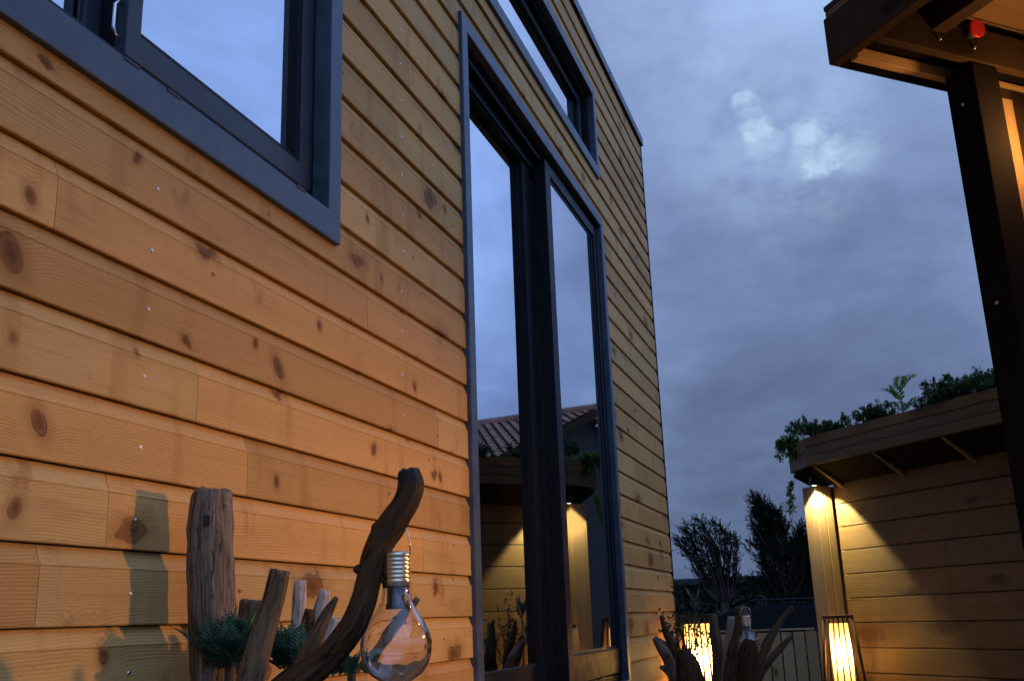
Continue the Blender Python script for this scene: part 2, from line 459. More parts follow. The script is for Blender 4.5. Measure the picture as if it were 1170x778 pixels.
    def build(self, name, mats, parent=None, bevel=None, auto=False):
        me = bpy.data.meshes.new(name)
        off = Vector((0, 0, 0))
        p = parent
        while p is not None:
            off += p.location; p = p.parent
        me.from_pydata([v - off for v in self.v], [], self.f)
        mats = mats if isinstance(mats, (list, tuple)) else [mats]
        for m in mats: me.materials.append(m)
        me.polygons.foreach_set('material_index', self.mi)
        me.polygons.foreach_set('use_smooth', self.sm)
        a = me.attributes.new('board', 'FLOAT', 'FACE'); a.data.foreach_set('value', self.bd)
        u = me.attributes.new('uvw', 'FLOAT_VECTOR', 'CORNER')
        u.data.foreach_set('vector', [c for f in self.uv for t in f for c in t])
        me.update()
        o = bpy.data.objects.new(name, me); COL.objects.link(o)
        if parent: o.parent = parent
        if bevel:
            md = o.modifiers.new('edge_round', 'BEVEL'); md.width = bevel; md.segments = 2; md.limit_method = 'ANGLE'; md.angle_limit = R(40)
        return o


def tag(o, label=None, cat=None, group=None, kind=None):
    if label: o['label'] = label
    if cat: o['category'] = cat
    if group: o['group'] = group
    if kind: o['kind'] = kind
    return o


def thing(name, loc, label, cat, group=None):
    o = bpy.data.objects.new(name, None); COL.objects.link(o)
    o.location = Vector(loc); o.empty_display_size = .2
    return tag(o, label, cat, group)


def copy_tree(o, parent=None):
    c = o.copy(); COL.objects.link(c)
    if parent: c.parent = parent
    for ch in [x for x in COL.objects if x.parent == o]: copy_tree(ch, c)
    return c


def curve_pts(pts, per=5):
    """Catmull-Rom through (x, y, z, r)"""
    out = []
    P = [Vector(p) for p in pts]
    for i in range(len(P) - 1):
        a, b, c, d = P[max(i - 1, 0)], P[i], P[i + 1], P[min(i + 2, len(P) - 1)]
        for k in range(per):
            t = k / per
            out.append(.5 * ((2 * b) + (c - a) * t + (2 * a - 5 * b + 4 * c - d) * t * t + (3 * b - a - 3 * c + d) * t ** 3))
    out.append(P[-1])
    return out


# ------------------------------------------------------------------ camera, sky, sun
cd = bpy.data.cameras.new('camera'); cam = bpy.data.objects.new('camera', cd); COL.objects.link(cam)
cam.matrix_world = Matrix.Translation(EYE) @ CAM.to_4x4()
cd.sensor_width = 36; cd.lens = 36 * F_PX / 1170; cd.clip_start = .02; cd.clip_end = 2000
SC.camera = cam
SC.view_settings.view_transform = 'Standard'; SC.view_settings.look = 'None'
SC.view_settings.exposure = 0; SC.view_settings.gamma = 1
SC.cycles.use_denoising = True
SC.cycles.max_bounces = 10; SC.cycles.transparent_max_bounces = 16
SC.cycles.caustics_reflective = False; SC.cycles.caustics_refractive = False
SC.cycles.sample_clamp_indirect = 4.0

W = bpy.data.worlds.new('World'); SC.world = W; W.use_nodes = True
t = NT(W.node_tree)
sky = t.n('ShaderNodeTexSky', sky_type='NISHITA', sun_disc=False, sun_elevation=R(1.5), sun_rotation=R(200), air_density=1.0, dust_density=1.0, ozone_density=3.0)
dirv = t.n('ShaderNodeTexCoord').outputs['Generated']
ds = t.sep(dirv)
hz = t.math('ADD', t.math('MAXIMUM', ds[2], 0.0), .38)
plane = t.xyz(t.math('DIVIDE', ds[0], hz), t.math('DIVIDE', ds[1], hz), 0.3)
c1 = t.noise(plane, 1.7, 5, .55, .4)
c2 = t.noise(plane, 4.6, 5, .6, .3)
c3 = t.noise(plane, .45, 2, .5)
body = t.math('ADD', t.math('ADD', t.math('MULTIPLY', c1, .5), t.math('MULTIPLY', c2, .22)), t.math('MULTIPLY', c3, .28))
cloud = t.ramp(body, [(.36, (.150, .195, .37)), (.45, (.205, .268, .49)), (.53, (.275, .375, .66)), (.64, (.42, .57, .92))])
elev = t.smooth(ds[2], -.02, .55, .48, 1.15)
glow = t.math('ADD', t.smooth(ds[0], .11, .34, 0.0, 1.05), t.smooth(ds[0], -.19, -.34, 0.0, .6))
side = t.math('ADD', .97, glow)
elev = t.math('MULTIPLY', elev, side)
cloud = t.mix(1.0, cloud, t.xyz(t.math('MULTIPLY', elev, t.math('SUBTRACT', .96, t.math('MULTIPLY', glow, .10))), elev, t.math('MULTIPLY', elev, t.math('ADD', 1.0, t.math('MULTIPLY', glow, .17)))), 'MULTIPLY')
warp = t.vmath('SUBTRACT', t.n('ShaderNodeTexNoise', {'Vector': plane, 'Scale': 14.0, 'Detail': 4.0, 'Roughness': .6}).outputs[1], (.5, .5, .5))
wdir = t.vmath('NORMALIZE', t.vmath('ADD', t.vmath('NORMALIZE', dirv), t.vmath('MULTIPLY', warp, (.055, .055, .055))))
breaks = None
for (px, py, wd, k) in ((856, 118, .6, 1.0), (861, 136, .8, 1.0), (868, 160, .8, .3), (931, 190, .6, .65), (914, 152, .6, .5), (935, 168, 1.2, .4), (966, 170, 1.2, .3), (890, 152, 4.2, .30), (760, 30, 3.0, .2)):
    d0 = ray(px, py).normalized()
    dt = t.vmath('DOT_PRODUCT', wdir, tuple(d0))
    b = t.math('MULTIPLY', t.smooth(dt, math.cos(R(wd * 1.7)), 1.0), k)
    breaks = b if breaks is None else t.math('ADD', breaks, b)
bn = t.noise(plane, 15.0, 6, .66, .15)
bk = t.math('MULTIPLY', t.math('MINIMUM', breaks, 1.0), t.smooth(bn, .26, .62))
cloud = t.mix(t.math('MULTIPLY', bk, .85, clamp=True), cloud, (.56, .78, 1.0))
bg1 = t.n('ShaderNodeBackground', {'Color': sky.outputs[0], 'Strength': .06}).outputs[0]
bg2 = t.n('ShaderNodeBackground', {'Color': cloud, 'Strength': 1.0}).outputs[0]
mx = t.n('ShaderNodeMixShader', {0: .93, 1: bg1, 2: bg2}).outputs[0]
t.n('ShaderNodeOutputWorld', {'Surface': mx})

sd = bpy.data.lights.new('sun', 'SUN'); sun = bpy.data.objects.new('sun', sd); COL.objects.link(sun)
sd.energy = .03; sd.angle = R(25); sd.color = (.8, .88, 1)
sun.rotation_euler = (R(50), 0, R(70)); sun.location = (5, -5, 12)

M['dimbulb'] = emit_mat('fill_bulb_lit', (1.0, .5, .16), 190.0)
# ------------------------------------------------------------------ ground
mb = MB()
xs = [-400, -60, -20, -8, 0, 8, 20, 60, 400]; ys = [-300, -40, -10, 0, 5, 10.0, 11.2, 16, 30, 80, 600]
for yy in ys:
    for xx in xs: mb.v.append(Vector((xx, yy, -.2 if yy > 10.5 else 0)))
for j in range(len(ys) - 1):
    for i in range(len(xs) - 1):
        a = j * len(xs) + i
        mb.face((a, a + 1, a + len(xs) + 1, a + len(xs)))
tag(mb.build('ground', M['ground']), kind='structure')
mb = MB()
for i in range(22):
    mb.abox(-.94 + i * .145, -.94 + i * .145 + .138, -1.4, 6.3, .03, .12)
tag(mb.build('terrace', M['deckwood'], bevel=.003), kind='structure')

# ------------------------------------------------------------------ the house
HX = -1.0; P = .1063; ZR = HC + .008
Y0H, Y1H = -1.4, 5.85
ZTOP = HC + 2.915
house = thing('tiny_house', (-2.2, 2.2, 0), 'timber clad tiny house with dark grey framed windows and a tall glazed sliding door', 'tiny house')
WIN = (.15, 1.849, HC + .796, HC + 1.87)
DOOR = (2.637, 4.533, HC - .33, HC + 1.868)
CLER = (1.7, 4.537, HC + 2.08, HC + 2.575)
IN = .02
OPEN = [(a + IN, b - IN, c + IN, d - IN) for (a, b, c, d) in (WIN, DOOR, CLER)]
PROF = [(-.014, .0036), (-.0012, .0024), (0, .0042), (0, .0795), (.0009, .0808), (.0004, .0822), (-.0018, .0832), (-.0105, .1068)]


def clip_prof(za, zb):
    out = []
    for i in range(len(PROF) - 1):
        (x0, z0), (x1, z1) = PROF[i], PROF[i + 1]
        for (x, z) in ((x0, z0), (x1, z1)):
            pass
        lo, hi = max(z0, za), min(z1, zb)
        if z1 <= z0:                       # the underside
            if za <= z1 and zb > z0: out += [(x0, z0), (x1, z1)]
            continue
        if hi <= lo: continue
        for z in (lo, hi): out.append((x0 + (x1 - x0) * (z - z0) / (z1 - z0), z))
    res = []
    for q in out:
        if not res or (abs(q[0] - res[-1][0]) + abs(q[1] - res[-1][1])) > 1e-6: res.append(q)
    return res


JOINTS = {5: [1.042, 3.05], 3: [1.384], 2: [1.538, 2.2], 7: [.55], 11: [2.169], 6: [2.006], 1: [1.19, 2.31], 0: [1.07], 4: [2.42], 8: [2.05], 13: [2.25], 15: [1.9], 9: [1.3]}
rj = random.Random(3)
wall = MB()


def board(y0, y1, za, zb, zr, bid):
    pr = clip_prof(za, zb)
    if len(pr) < 2 or y1 - y0 < .004: return
    n = len(wall.v)
    e = .0006
    for y in (y0 + e, y1 - e):
        for (x, z) in pr: wall.v.append(Vector((HX + x, y, zr + z)))
    k = len(pr)
    for i in range(k - 1):
        idx = (n + i, n + k + i, n + k + i + 1, n + i + 1)
        wall.face(idx, bid, 0, [(wall.v[q].y, wall.v[q].z - zr + bid * .3, 0) for q in idx], False)
    for s, y in ((0, 0), (k, 1)):
        idx = [n + s + i for i in range(k)]
        wall.face(idx if s else idx[::-1], bid, 0, [(wall.v[q].y, wall.v[q].z, 0) for q in idx])


row0 = -9
for r in range(row0, 28):
    zr = ZR + r * P
    if zr > ZTOP - .03: break
    jt = JOINTS.get(r)
    cuts = [Y0H] + sorted((jt or [rj.uniform(.2, 1.2)]) + [rj.uniform(4.65, 5.7) for _ in range(1)] + [rj.uniform(3.0, 4.2)]) + [Y1H - .012]
    zs = sorted({0.0, P + .0005} | {z - zr for o in OPEN for z in o[2:] if 0 < z - zr < P})
    for ci in range(len(cuts) - 1):
        bid = rj.random()
        for za, zb in zip(zs[:-1], zs[1:]):
            zc = zr + (za + zb) / 2
            segs = [(cuts[ci], cuts[ci + 1])]
            for (a, b, c, d) in OPEN:
                if c < zc < d:
                    ns = []
                    for (p, q) in segs:
                        if b <= p or a >= q: ns.append((p, q)); continue
                        if p < a: ns.append((p, a))
                        if q > b: ns.append((b, q))
                    segs = ns
            for (p, q) in segs: board(p, q, za, min(zb, P + .0005), zr, bid)
    # one nail on every stud
    for sy in (.35, 1.253, 2.2, 4.75, 5.5):
        zc = zr + .047 + rj.uniform(-.006, .006); yc = sy + rj.uniform(-.006, .006)
        if any(a < yc < b and c < zc < d for (a, b, c, d) in OPEN): continue
        n = len(wall.v); rr = .0033
        for ring_, h in ((1.0, .0), (.75, .0012)):
            for k in range(8):
                a = k * math.pi / 4
                wall.v.append(Vector((HX + h, yc + rr * ring_ * math.cos(a), zc + rr * ring_ * math.sin(a))))
        for k in range(8):
            j = (k + 1) % 8
            wall.face((n + k, n + j, n + 8 + j, n + 8 + k), 0, 1)
        wall.face([n + 8 + k for k in range(8)], 0, 1)
wall.build('wall', [M['larch'], M['steel']], house)
# battens / membrane behind the cladding, cut round the openings
mb = MB()
ycuts = sorted({Y0H, Y1H - .02} | {v for o in OPEN for v in o[:2]}); zcuts = sorted({HC - .95, ZTOP - .02} | {v for o in OPEN for v in o[2:]})
for a, b in zip(ycuts[:-1], ycuts[1:]):
    for c, d in zip(zcuts[:-1], zcuts[1:]):
        if any(o[0] < (a + b) / 2 < o[1] and o[2] < (c + d) / 2 < o[3] for o in OPEN): continue
        mb.abox(-1.14, -1.016, a, b, c, d, .5)
mb.build('wall_frame', M['larch_back'], house)
# inner white lining with the same openings, ceiling, end and back wall
mb = MB()
for a, b in zip(ycuts[:-1], ycuts[1:]):
    for c, d in zip(zcuts[:-1], zcuts[1:]):
        if any(o[0] < (a + b) / 2 < o[1] and o[2] < (c + d) / 2 < o[3] for o in OPEN): continue
        mb.abox(-1.27, -1.142, a + (.0 if a > Y0H else .02), b, c, d, .5)
EW = (-2.95, -1.945, HC + 1.04, HC + 2.087)                 # window in the end wall
xc = [-3.38, EW[0], EW[1], -1.272]; zc = [HC - .33, EW[2], EW[3], ZTOP - .1]
for i in range(3):
    for j in range(3):
        if i == 1 and j == 1: continue
        mb.abox(xc[i], xc[i + 1], 5.70, 5.75, zc[j], zc[j + 1], .5)
mb.abox(-3.43, -3.38, Y0H + .1, 5.75, HC - .33, ZTOP - .1, .5)
mb.abox(-3.43, -1.272, Y0H + .05, Y0H + .1, HC - .33, ZTOP - .1, .5)
mb.abox(-3.43, -1.15, Y0H + .05, 5.75, ZTOP - .098, ZTOP - .06, .5)
mb.build('inner_lining', M['white'], house)
mb = MB(); mb.abox(-3.43, -1.15, Y0H + .05, 5.75, HC - .40, HC - .332)
mb.build('floor', M['floorwood'], house)
# outer end wall round the end window, back wall, near end wall
mb = MB()
xo = [-3.5, EW[0], EW[1], -1.018]; zo = [HC - .95, EW[2], EW[3], ZTOP - .03]
for i in range(3):
    for j in range(3):
        if i == 1 and j == 1: continue
        mb.abox(xo[i], xo[i + 1], 5.752, 5.845, zo[j], zo[j + 1])
mb.abox(-3.5, -3.432, Y0H, 5.752, HC - .95, ZTOP - .03)
mb.abox(-3.432, -1.142, Y0H - .05, Y0H + .048, HC - .95, ZTOP - .03)
mb.build('wall', M['larch'], house)
mb = MB(); mb.abox(-3.55, -1.03, Y0H - .05, Y1H, ZTOP - .06 + .002, ZTOP - .012)
mb.build('roof', M['slate'], house)
mb = MB()                                                     # bent metal flashing round the roof edge
mb.abox(-1.03, -.985, Y0H - .06, Y1H + .012, ZTOP - .0, ZTOP + .012)
mb.abox(-.987, -.983, Y0H - .06, Y1H + .012, ZTOP - .05, ZTOP + .0)
mb.abox(-1.02, -.987, Y1H + .002, Y1H + .012, ZTOP - .05, ZTOP)
mb.abox(-3.56, -1.03, Y1H - .03, Y1H + .012, ZTOP - .05, ZTOP + .012)
for k in range(9):
    y = .6 + k * .62
    mb.tube([(-.984, y, ZTOP - .026), (-.978, y, ZTOP - .026)], [.006, .004], 8)
mb.build('roof_flashing', M['trim'], house, bevel=.002)
mb = MB()
mb.abox(-1.016, -.996, Y1H - .011, Y1H + .006, HC - .95, ZTOP - .052)
mb.abox(-1.06, -1.0165, Y1H + .001, Y1H + .006, HC - .95, ZTOP - .052)
for k in range(9): mb.tube([(-1.0, Y1H + .005, .9 + k * .37), (-1.0, Y1H + .012, .9 + k * .37)], [.006, .005], 8)
mb.build('corner_trim', M['blackalu'], house)
mb = MB(); mb.abox(-3.4, -1.06, Y0H, Y1H - .1, .02, HC - .94)
mb.build('skirting', M['darkwall'], house)


def pane(y0, y1, z0, z1, x, parent):
    b = MB(); b.abox(x - .012, x + .012, y0, y1, z0, z1)
    return b.build('pane', M['glass'], parent)


# ---- big window at the left: outer trim, track frame, front sash, rear sash
def rect_part(name, rect, w, xf, xb, mat, parent, bevel=.0025):
    b = MB(); b.ring(*rect, w[0], w[1], w[2], w[3], xf, xb)
    return b.build(name, mat, parent, bevel=bevel)


y0, y1, z0, z1 = WIN
win = rect_part('window', WIN, (.053, .053, .066, .053), HX + .013, HX - .03, M['trim'], house)
iy0, iy1, iz0, iz1 = y0 + .053, y1 - .053, z0 + .066, z1 - .053
rect_part('frame', (iy0 - .02, iy1 + .02, iz0 - .02, iz1 + .02), (.034, .022, .062, .04), HX - .031, HX - .135, M['blackalu'], win)
b = MB()                                                       # rails of the sliding track, and the white drain covers
b.abox(HX - .062, HX - .057, iy0, iy1, iz0 + .042, iz0 + .052)
b.abox(HX - .10, HX - .095, iy0, iy1, iz0 + .042, iz0 + .06)
for yy in (1.14, 1.245, 1.66): b.abox(HX - .004, HX + .0145, yy, yy + .035, iz0 - .004, iz0 + .001)
b.build('track', M['anthracite'], win)
sash = rect_part('sash', (1.192, iy1 - .001, iz0 + .044, iz1 - .02), (.036, .046, .052, .05), HX - .032, HX - .056, M['anthracite'], win)
rect_part('glazing_bead', (1.228, iy1 - .047, iz0 + .096, iz1 - .07), (.006, .012, .012, .012), HX - .038, HX - .05, M['blackalu'], sash, None)
pane(1.232, iy1 - .053, iz0 + .104, iz1 - .076, HX - .062, sash)
b = MB(); b.abox(HX - .09, HX - .0565, 1.196, 1.222, iz0 + .046, iz1 - .03); b.build('meeting_stile', M['blackalu'], sash)
b = MB()
hp = [Vector((HX - .045, 1.187, iz0 + .075)), Vector((HX - .045, 1.180, iz0 + .078)), Vector((HX - .045, 1.176, iz0 + .088)), Vector((HX - .045, 1.176, iz0 + .13)), Vector((HX - .045, 1.182, iz0 + .139)), Vector((HX - .045, 1.191, iz0 + .141))]
b.tube(hp, [.0028] * 6, 8); b.build('pull_handle', M['steel'], sash)
sash2 = rect_part('sash', (iy0 + .001, 1.222, iz0 + .05, iz1 - .02), (.046, .06, .046, .05), HX - .092, HX - .118, M['anthracite'], win)
pane(iy0 + .05, 1.160, iz0 + .094, iz1 - .07, HX - .112, sash2)

# ---- sliding door
y0, y1, z0, z1 = DOOR
door = rect_part('sliding_door', DOOR, (.05, .05, .06, .052), HX + .013, HX - .02, M['trim'], house)
iy0, iy1, iz0, iz1 = y0 + .05, y1 - .05, z0 + .06, z1 - .052
rect_part('frame', (iy0 - .02, iy1 + .02, iz0 - .02, iz1 + .02), (.022, .022, .05, .03), HX - .021, HX - .138, M['blackalu'], door)
b = MB()
b.abox(HX - .07, HX - .066, iy0 + .003, iy1 - .003, iz1 - .06, iz1 - .011)
b.build('track', M['anthracite'], door); b = MB()
b.abox(HX - .034, HX - .03, iy0 + .003, 3.62, iz1 - .03, iz1 - .011); b.build('track', M['anthracite'], door); b = MB()
b.abox(HX - .066, HX - .062, iy0 + .003, iy1 - .003, iz0 + .03, iz0 + .045)
b.build('track', M['anthracite'], door)
front = rect_part('sash', (3.62, iy1 - .003, iz0 + .034, iz1 - .02), (.075, .06, .10, .05), HX - .012, HX - .060, M['blackalu'], door)
rect_part('glazing_bead', (3.694, iy1 - .062, iz0 + .133, iz1 - .069), (.004, .012, .012, .012), HX - .022, HX - .05, M['anthracite'], front, None)
pane(3.697, iy1 - .073, iz0 + .144, iz1 - .08, HX - .036, front)
rear = rect_part('sash', (iy0 + .003, 3.615, iz0 + .034, iz1 - .02), (.06, .10, .085, .05), HX - .076, HX - .122, M['blackalu'], door)
pane(iy0 + .06, 3.517, iz0 + .118, iz1 - .069, HX - .10, rear)
# ---- clerestory
y0, y1, z0, z1 = CLER
cl = rect_part('window', CLER, (.05, .05, .056, .05), HX + .013, HX - .02, M['trim'], house)
iy0, iy1, iz0, iz1 = y0 + .05, y1 - .05, z0 + .056, z1 - .05
rect_part('frame', (iy0 - .02, iy1 + .02, iz0 - .02, iz1 + .02), (.024, .036, .024, .04), HX - .021, HX - .13, M['blackalu'], cl)
rect_part('sash', (iy0 + .006, iy1 - .018, iz0 + .006, iz1 - .022), (.04, .03, .032, .032), HX - .05, HX - .085, M['anthracite'], cl)
pane(iy0 + .045, iy1 - .046, iz0 + .036, iz1 - .052, HX - .068, cl)
for (ya, yb, nm) in ((3.98, 4.32, 'curtain'), (5.22, 5.6, 'curtain')):
    b = MB(); n_ = 40; pp = []
    for k in range(n_ + 1): pp.append((-1.33 + .02 * math.sin(k * 1.25), ya + (yb - ya) * k / n_))
    for k in range(n_):
        i = len(b.v); b.v += [Vector((*pp[k], HC - .31)), Vector((*pp[k + 1], HC - .31)), Vector((*pp[k + 1], HC + 1.95)), Vector((*pp[k], HC + 1.95))]
        b.face((i, i + 1, i + 2, i + 3), 0, 0, None, True)
    b.build(nm, M['white'], house)
# ---- end wall window
b = MB(); b.ring_y(EW[0] + .002, EW[1] - .002, EW[2] + .002, EW[3] - .002, .045, 5.76, 5.83); ew = b.build('window', M['blackalu'], house)
b = MB(); b.abox(EW[0] + .04, EW[1] - .04, 5.79, 5.80, EW[2] + .04, EW[3] - .04); b.build('pane', M['lampglass'], ew)

# ------------------------------------------------------------------ near pavilion (upper right), frame of axes u (away right) and v (towards us)
U = Vector((math.sin(R(48)), math.cos(R(48)), 0)); V = Vector((U.y, -U.x, 0)); Z = Vector((0, 0, 1))


def onz(px, py, z):
    r = ray(px, py); return EYE + r * (z / r.z)


C0 = onz(947, 75, 1.3)                                          # underside of the roof corner
PC = onz(1110, 69, 1.3)                                         # nearest edge of the post
rel = PC - C0; du, dv = rel.dot(U), rel.dot(V)
pav = thing('pavilion', (PC.x + .3, PC.y, 0), 'dark stained timber pavilion with a board roof rising beside the house', 'pavilion')


def pb(b, u, v, z, lu, lv, lz, board=None, mi=0):               # box in pavilion axes, from the roof corner
    b.box(C0 + U * u + V * v + Z * z, U * lu, V * lv, Z * lz, board, mi)


b = MB(); pb(b, 0, .0, .0, .032, 3.2, .128); b.build('fascia', M['beam'], pav, bevel=.003)
b = MB(); pb(b, .033, -.002, .001, 3.0, .030, .125); b.build('fascia', M['shadedwood'], pav, bevel=.003)
b = MB(); pb(b, .045, .0285, .003, 3.0, .024, .03); b.build('edge_batten', M['litbatten'], pav, bevel=.002)
b = MB(); pb(b, du + .002, dv - .09, -(C0.z), .088, .088, C0.z - .001); b.build('post', M['shadedwood'], pav, bevel=.004)
b = MB(); pb(b, du + 2.2, dv - .09, -(C0.z), .088, .088, C0.z - .001); b.build('post', M['beam'], pav, bevel=.004)
b = MB(); pb(b, .034, dv - .024, .002, 3.0, .024, .098); b.build('beam', M['beam'], pav, bevel=.003)
b = MB(); pb(b, .034, .054, .036, 3.0, .06, .085)
b.build('soffit_board', M['shadedwood'], pav)  # near-black board paints the shade between beam and fascia
for k, uu in enumerate((.205, .85, 1.5, 2.15)):
    b = MB(); pb(b, uu, .034, .058, .045, 3.1, .070); b.build('rafter', M['beam'], pav, bevel=.003)
b = MB()
for k in range(23): pb(b, .006, .004 + k * .14, .1295, 3.2, .134, .02)
b.build('roof_board', M['roofwood'], pav, bevel=.002)
b = MB()
pb(b, .004, .003, .1505, 3.2, 3.3, .012); pb(b, .022, .02, .1635, 3.2, 3.2, .012); pb(b, .05, .05, .1765, 3.2, 3.2, .012)
b.build('roof', M['slate'], pav)
b = MB(); pb(b, du + .093, dv - .10, -C0.z, 1.1, .02, C0.z + .0)
b.build('inner_wall', M['beam'], pav)
b = MB(); pb(b, du + .135, dv - .078, -C0.z, .05, .03, C0.z - .05)
b.build('inner_post', M['inner'], pav, bevel=.003)
for zz_ in (.10, .62, 1.2):
    b = MB(); o = PC - V * .045 - Z * zz_ + U * .002
    b.tube([o, o - U * .005], [.005, .004], 10); b.build('screw_head', M['steel'], pav)
for (px, py) in ((1120, 53), (1066, 52.5)):
    q = onz(px, py, 1.33); s_ = (q - PC).dot(U)
    b = MB(); o = PC + U * (s_) + Z * .035 + V * .001
    b.tube([o, o + V * .006], [.005, .004], 10); b.build('screw_head', M['steel'], pav)

# small red round cap on the beam
r_c = ray(1116, 33); o = EYE + r_c * ((PC + V * .03 - EYE).dot(V) / r_c.dot(V))
cap = thing('red_cap', o, 'small red round cap fixed on top of the pavilion beam above the black post', 'reflector')
axis = (V * .95 - U * .1 - Z * .12).normalized()
b = MB(); b.tube([o - axis * .002, o + axis * .003, o + axis * .005], [.0235, .0235, .021], 28); b.build('lens', M['red'], cap, bevel=.001)
b = MB(); b.tube([o - axis * .035, o - axis * .0025], [.016, .019], 20); b.build('housing', M['blackplastic'], cap)

# lamp on the pavilion that lights the wall
LP = Vector((.66, 2.33, HC + .30))
lamp = thing('globe_lamp', (LP.x, LP.y, 0), 'glowing globe lamp with an added cut-off hood on a thin stake beside the pavilion post', 'garden lamp')
b = MB(); b.lathe([(.001, -.03)] + [(.03 * math.cos(a), .03 * math.sin(a)) for a in [R(-75 + 15 * k) for k in range(11)]] + [(.001, .03)], 24, 0, LP)
b.build('globe', M['warmbulb'], lamp)
b = MB(); b.lathe([(.10, .025), (.085, .041), (.04, .056), (.006, .060)], 32, 0, LP); b.lathe([(.006, .058), (.04, .054), (.085, .039), (.10, .0245)], 32, 0, LP); b.build('cutoff_hood', M['blackalu'], lamp)  # unseen hood, added to keep the lamp's light off the upper wall
FB = C0 + U * .45 + V * .25 - Z * .20
fill_root = thing('fill_bulb', FB + Z * .3, 'added bulb on a cord under the pavilion roof, out of view, lighting the beams', 'added fill lamp')  # unseen bulb, added to light beams and roof boards from below
b = MB(); b.lathe([(.001, -.03)] + [(.024 * math.cos(a), .03 * math.sin(a)) for a in [R(-75 + 15 * k) for k in range(11)]] + [(.001, .03)], 20, 0, FB); b.build('globe', M['dimbulb'], fill_root)
b = MB(); b.tube([FB + Z * .034, FB + Z * .328], [.004, .004], 8); b.build('cord', M['blackplastic'], fill_root)
b = MB(); b.tube([(LP.x, LP.y, 0), (LP.x, LP.y, LP.z - .045)], [.009, .009], 10); b.lathe([(.001, -.048), (.022, -.048), (.024, -.03), (.001, -.0295)], 20, 0, LP)
b.build('stake', M['blackalu'], lamp)

# ------------------------------------------------------------------ garden shed with planted roof
S0 = Vector((-.105, 6.925, 0)); D = Vector((.67, -.742, 0)).normalized(); NO = Vector((-D.y * -1, 0, 0))
NO = Vector((D.y, -D.x, 0))                                     # outward normal of the boarded wall (towards the house)
BK = -NO
shed = thing('garden_shed', (.9, 6.6, 0), 'boarded garden shed with a deep planted fascia and a lit corner post', 'shed')


def sb(b, s, off, z, ls, lo, lz, board=None, mi=0):             # box in shed axes: s along the wall, off outwards, z above the ground
    b.box(S0 + D * s + NO * off + Z * z, D * ls, NO * lo, Z * lz, board, mi)


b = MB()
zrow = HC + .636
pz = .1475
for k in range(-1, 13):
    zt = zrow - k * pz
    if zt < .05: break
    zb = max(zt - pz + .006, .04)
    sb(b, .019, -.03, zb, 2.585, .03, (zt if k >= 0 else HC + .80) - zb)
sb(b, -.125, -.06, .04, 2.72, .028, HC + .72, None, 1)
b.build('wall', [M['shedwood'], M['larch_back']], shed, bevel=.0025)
b = MB(); sb(b, .0, -2.2, .04, .03, 2.1, HC + .74); sb(b, 2.6, -2.2, .04, .03, 2.17, HC + .74); sb(b, 0, -2.22, .04, 2.6, .02, HC + .74)
b.build('wall', M['shedwood'], shed)
pw = .128
for (s_, o_) in ((-.132, .0015), (-.132, .067)):               # the corner post: two boards side by side
    b = MB(); sb(b, s_, o_, .0, pw, .064, HC + .76); b.build('post', M['postwood'], shed, bevel=.005)
ZF0, ZF1, OF = HC + .872, HC + 1.055, .25
b = MB()
for k in range(3): sb(b, .083, OF - .028, ZF0 + k * (ZF1 - ZF0) / 3, 2.66, .028 - .003 * (k == 1), (ZF1 - ZF0) / 3 - .003)
b.build('fascia', M['shedwood'], shed, bevel=.003)
b = MB()
e0, e1 = S0 + D * .083 + NO * (OF - .001), S0 + D * -.245 + NO * .12
for k in range(2):
    h = (ZF1 - ZF0) / 2
    b.prism([e0 + Z * (ZF0 + k * h), e1 + Z * (ZF0 + k * h), e1 + Z * (ZF0 + (k + 1) * h - .003), e0 + Z * (ZF0 + (k + 1) * h - .003)], (D * .37 - NO * .93).normalized() * .025)
e2 = S0 + D * -.245 + NO * -2.2
b.prism([e1 + Z * ZF0, e2 + Z * ZF0, e2 + Z * ZF1, e1 + Z * ZF1], D * .025)
b.build('fascia', M['shedwood'], shed, bevel=.003)
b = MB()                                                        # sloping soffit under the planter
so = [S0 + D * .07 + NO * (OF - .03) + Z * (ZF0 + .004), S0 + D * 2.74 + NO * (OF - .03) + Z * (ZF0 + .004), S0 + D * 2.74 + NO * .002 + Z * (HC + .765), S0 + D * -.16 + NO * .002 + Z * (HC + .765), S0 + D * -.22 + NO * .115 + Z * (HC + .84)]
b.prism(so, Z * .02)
b.build('soffit', M['shadedwood'], shed)
for k in range(5):
    s_ = .095 + .53 * k
    b = MB()
    a0 = S0 + D * s_ + NO * (OF - .032) + Z * (ZF0 - .004); a1 = S0 + D * s_ + NO * .004 + Z * (HC + .735)
    b.prism([a0, a1, a1 + Z * .03, a0 + Z * .012], D * .024, grain=a1 - a0)
    b.build('bracket', M['postwood'], shed, bevel=.002)
b = MB(); sb(b, .09, -2.18, ZF0 + .05, 2.6, 2.36, .06); sb(b, -.215, -2.18, ZF0 + .05, .303, 2.27, .06); b.build('roof', M['soil'], shed)

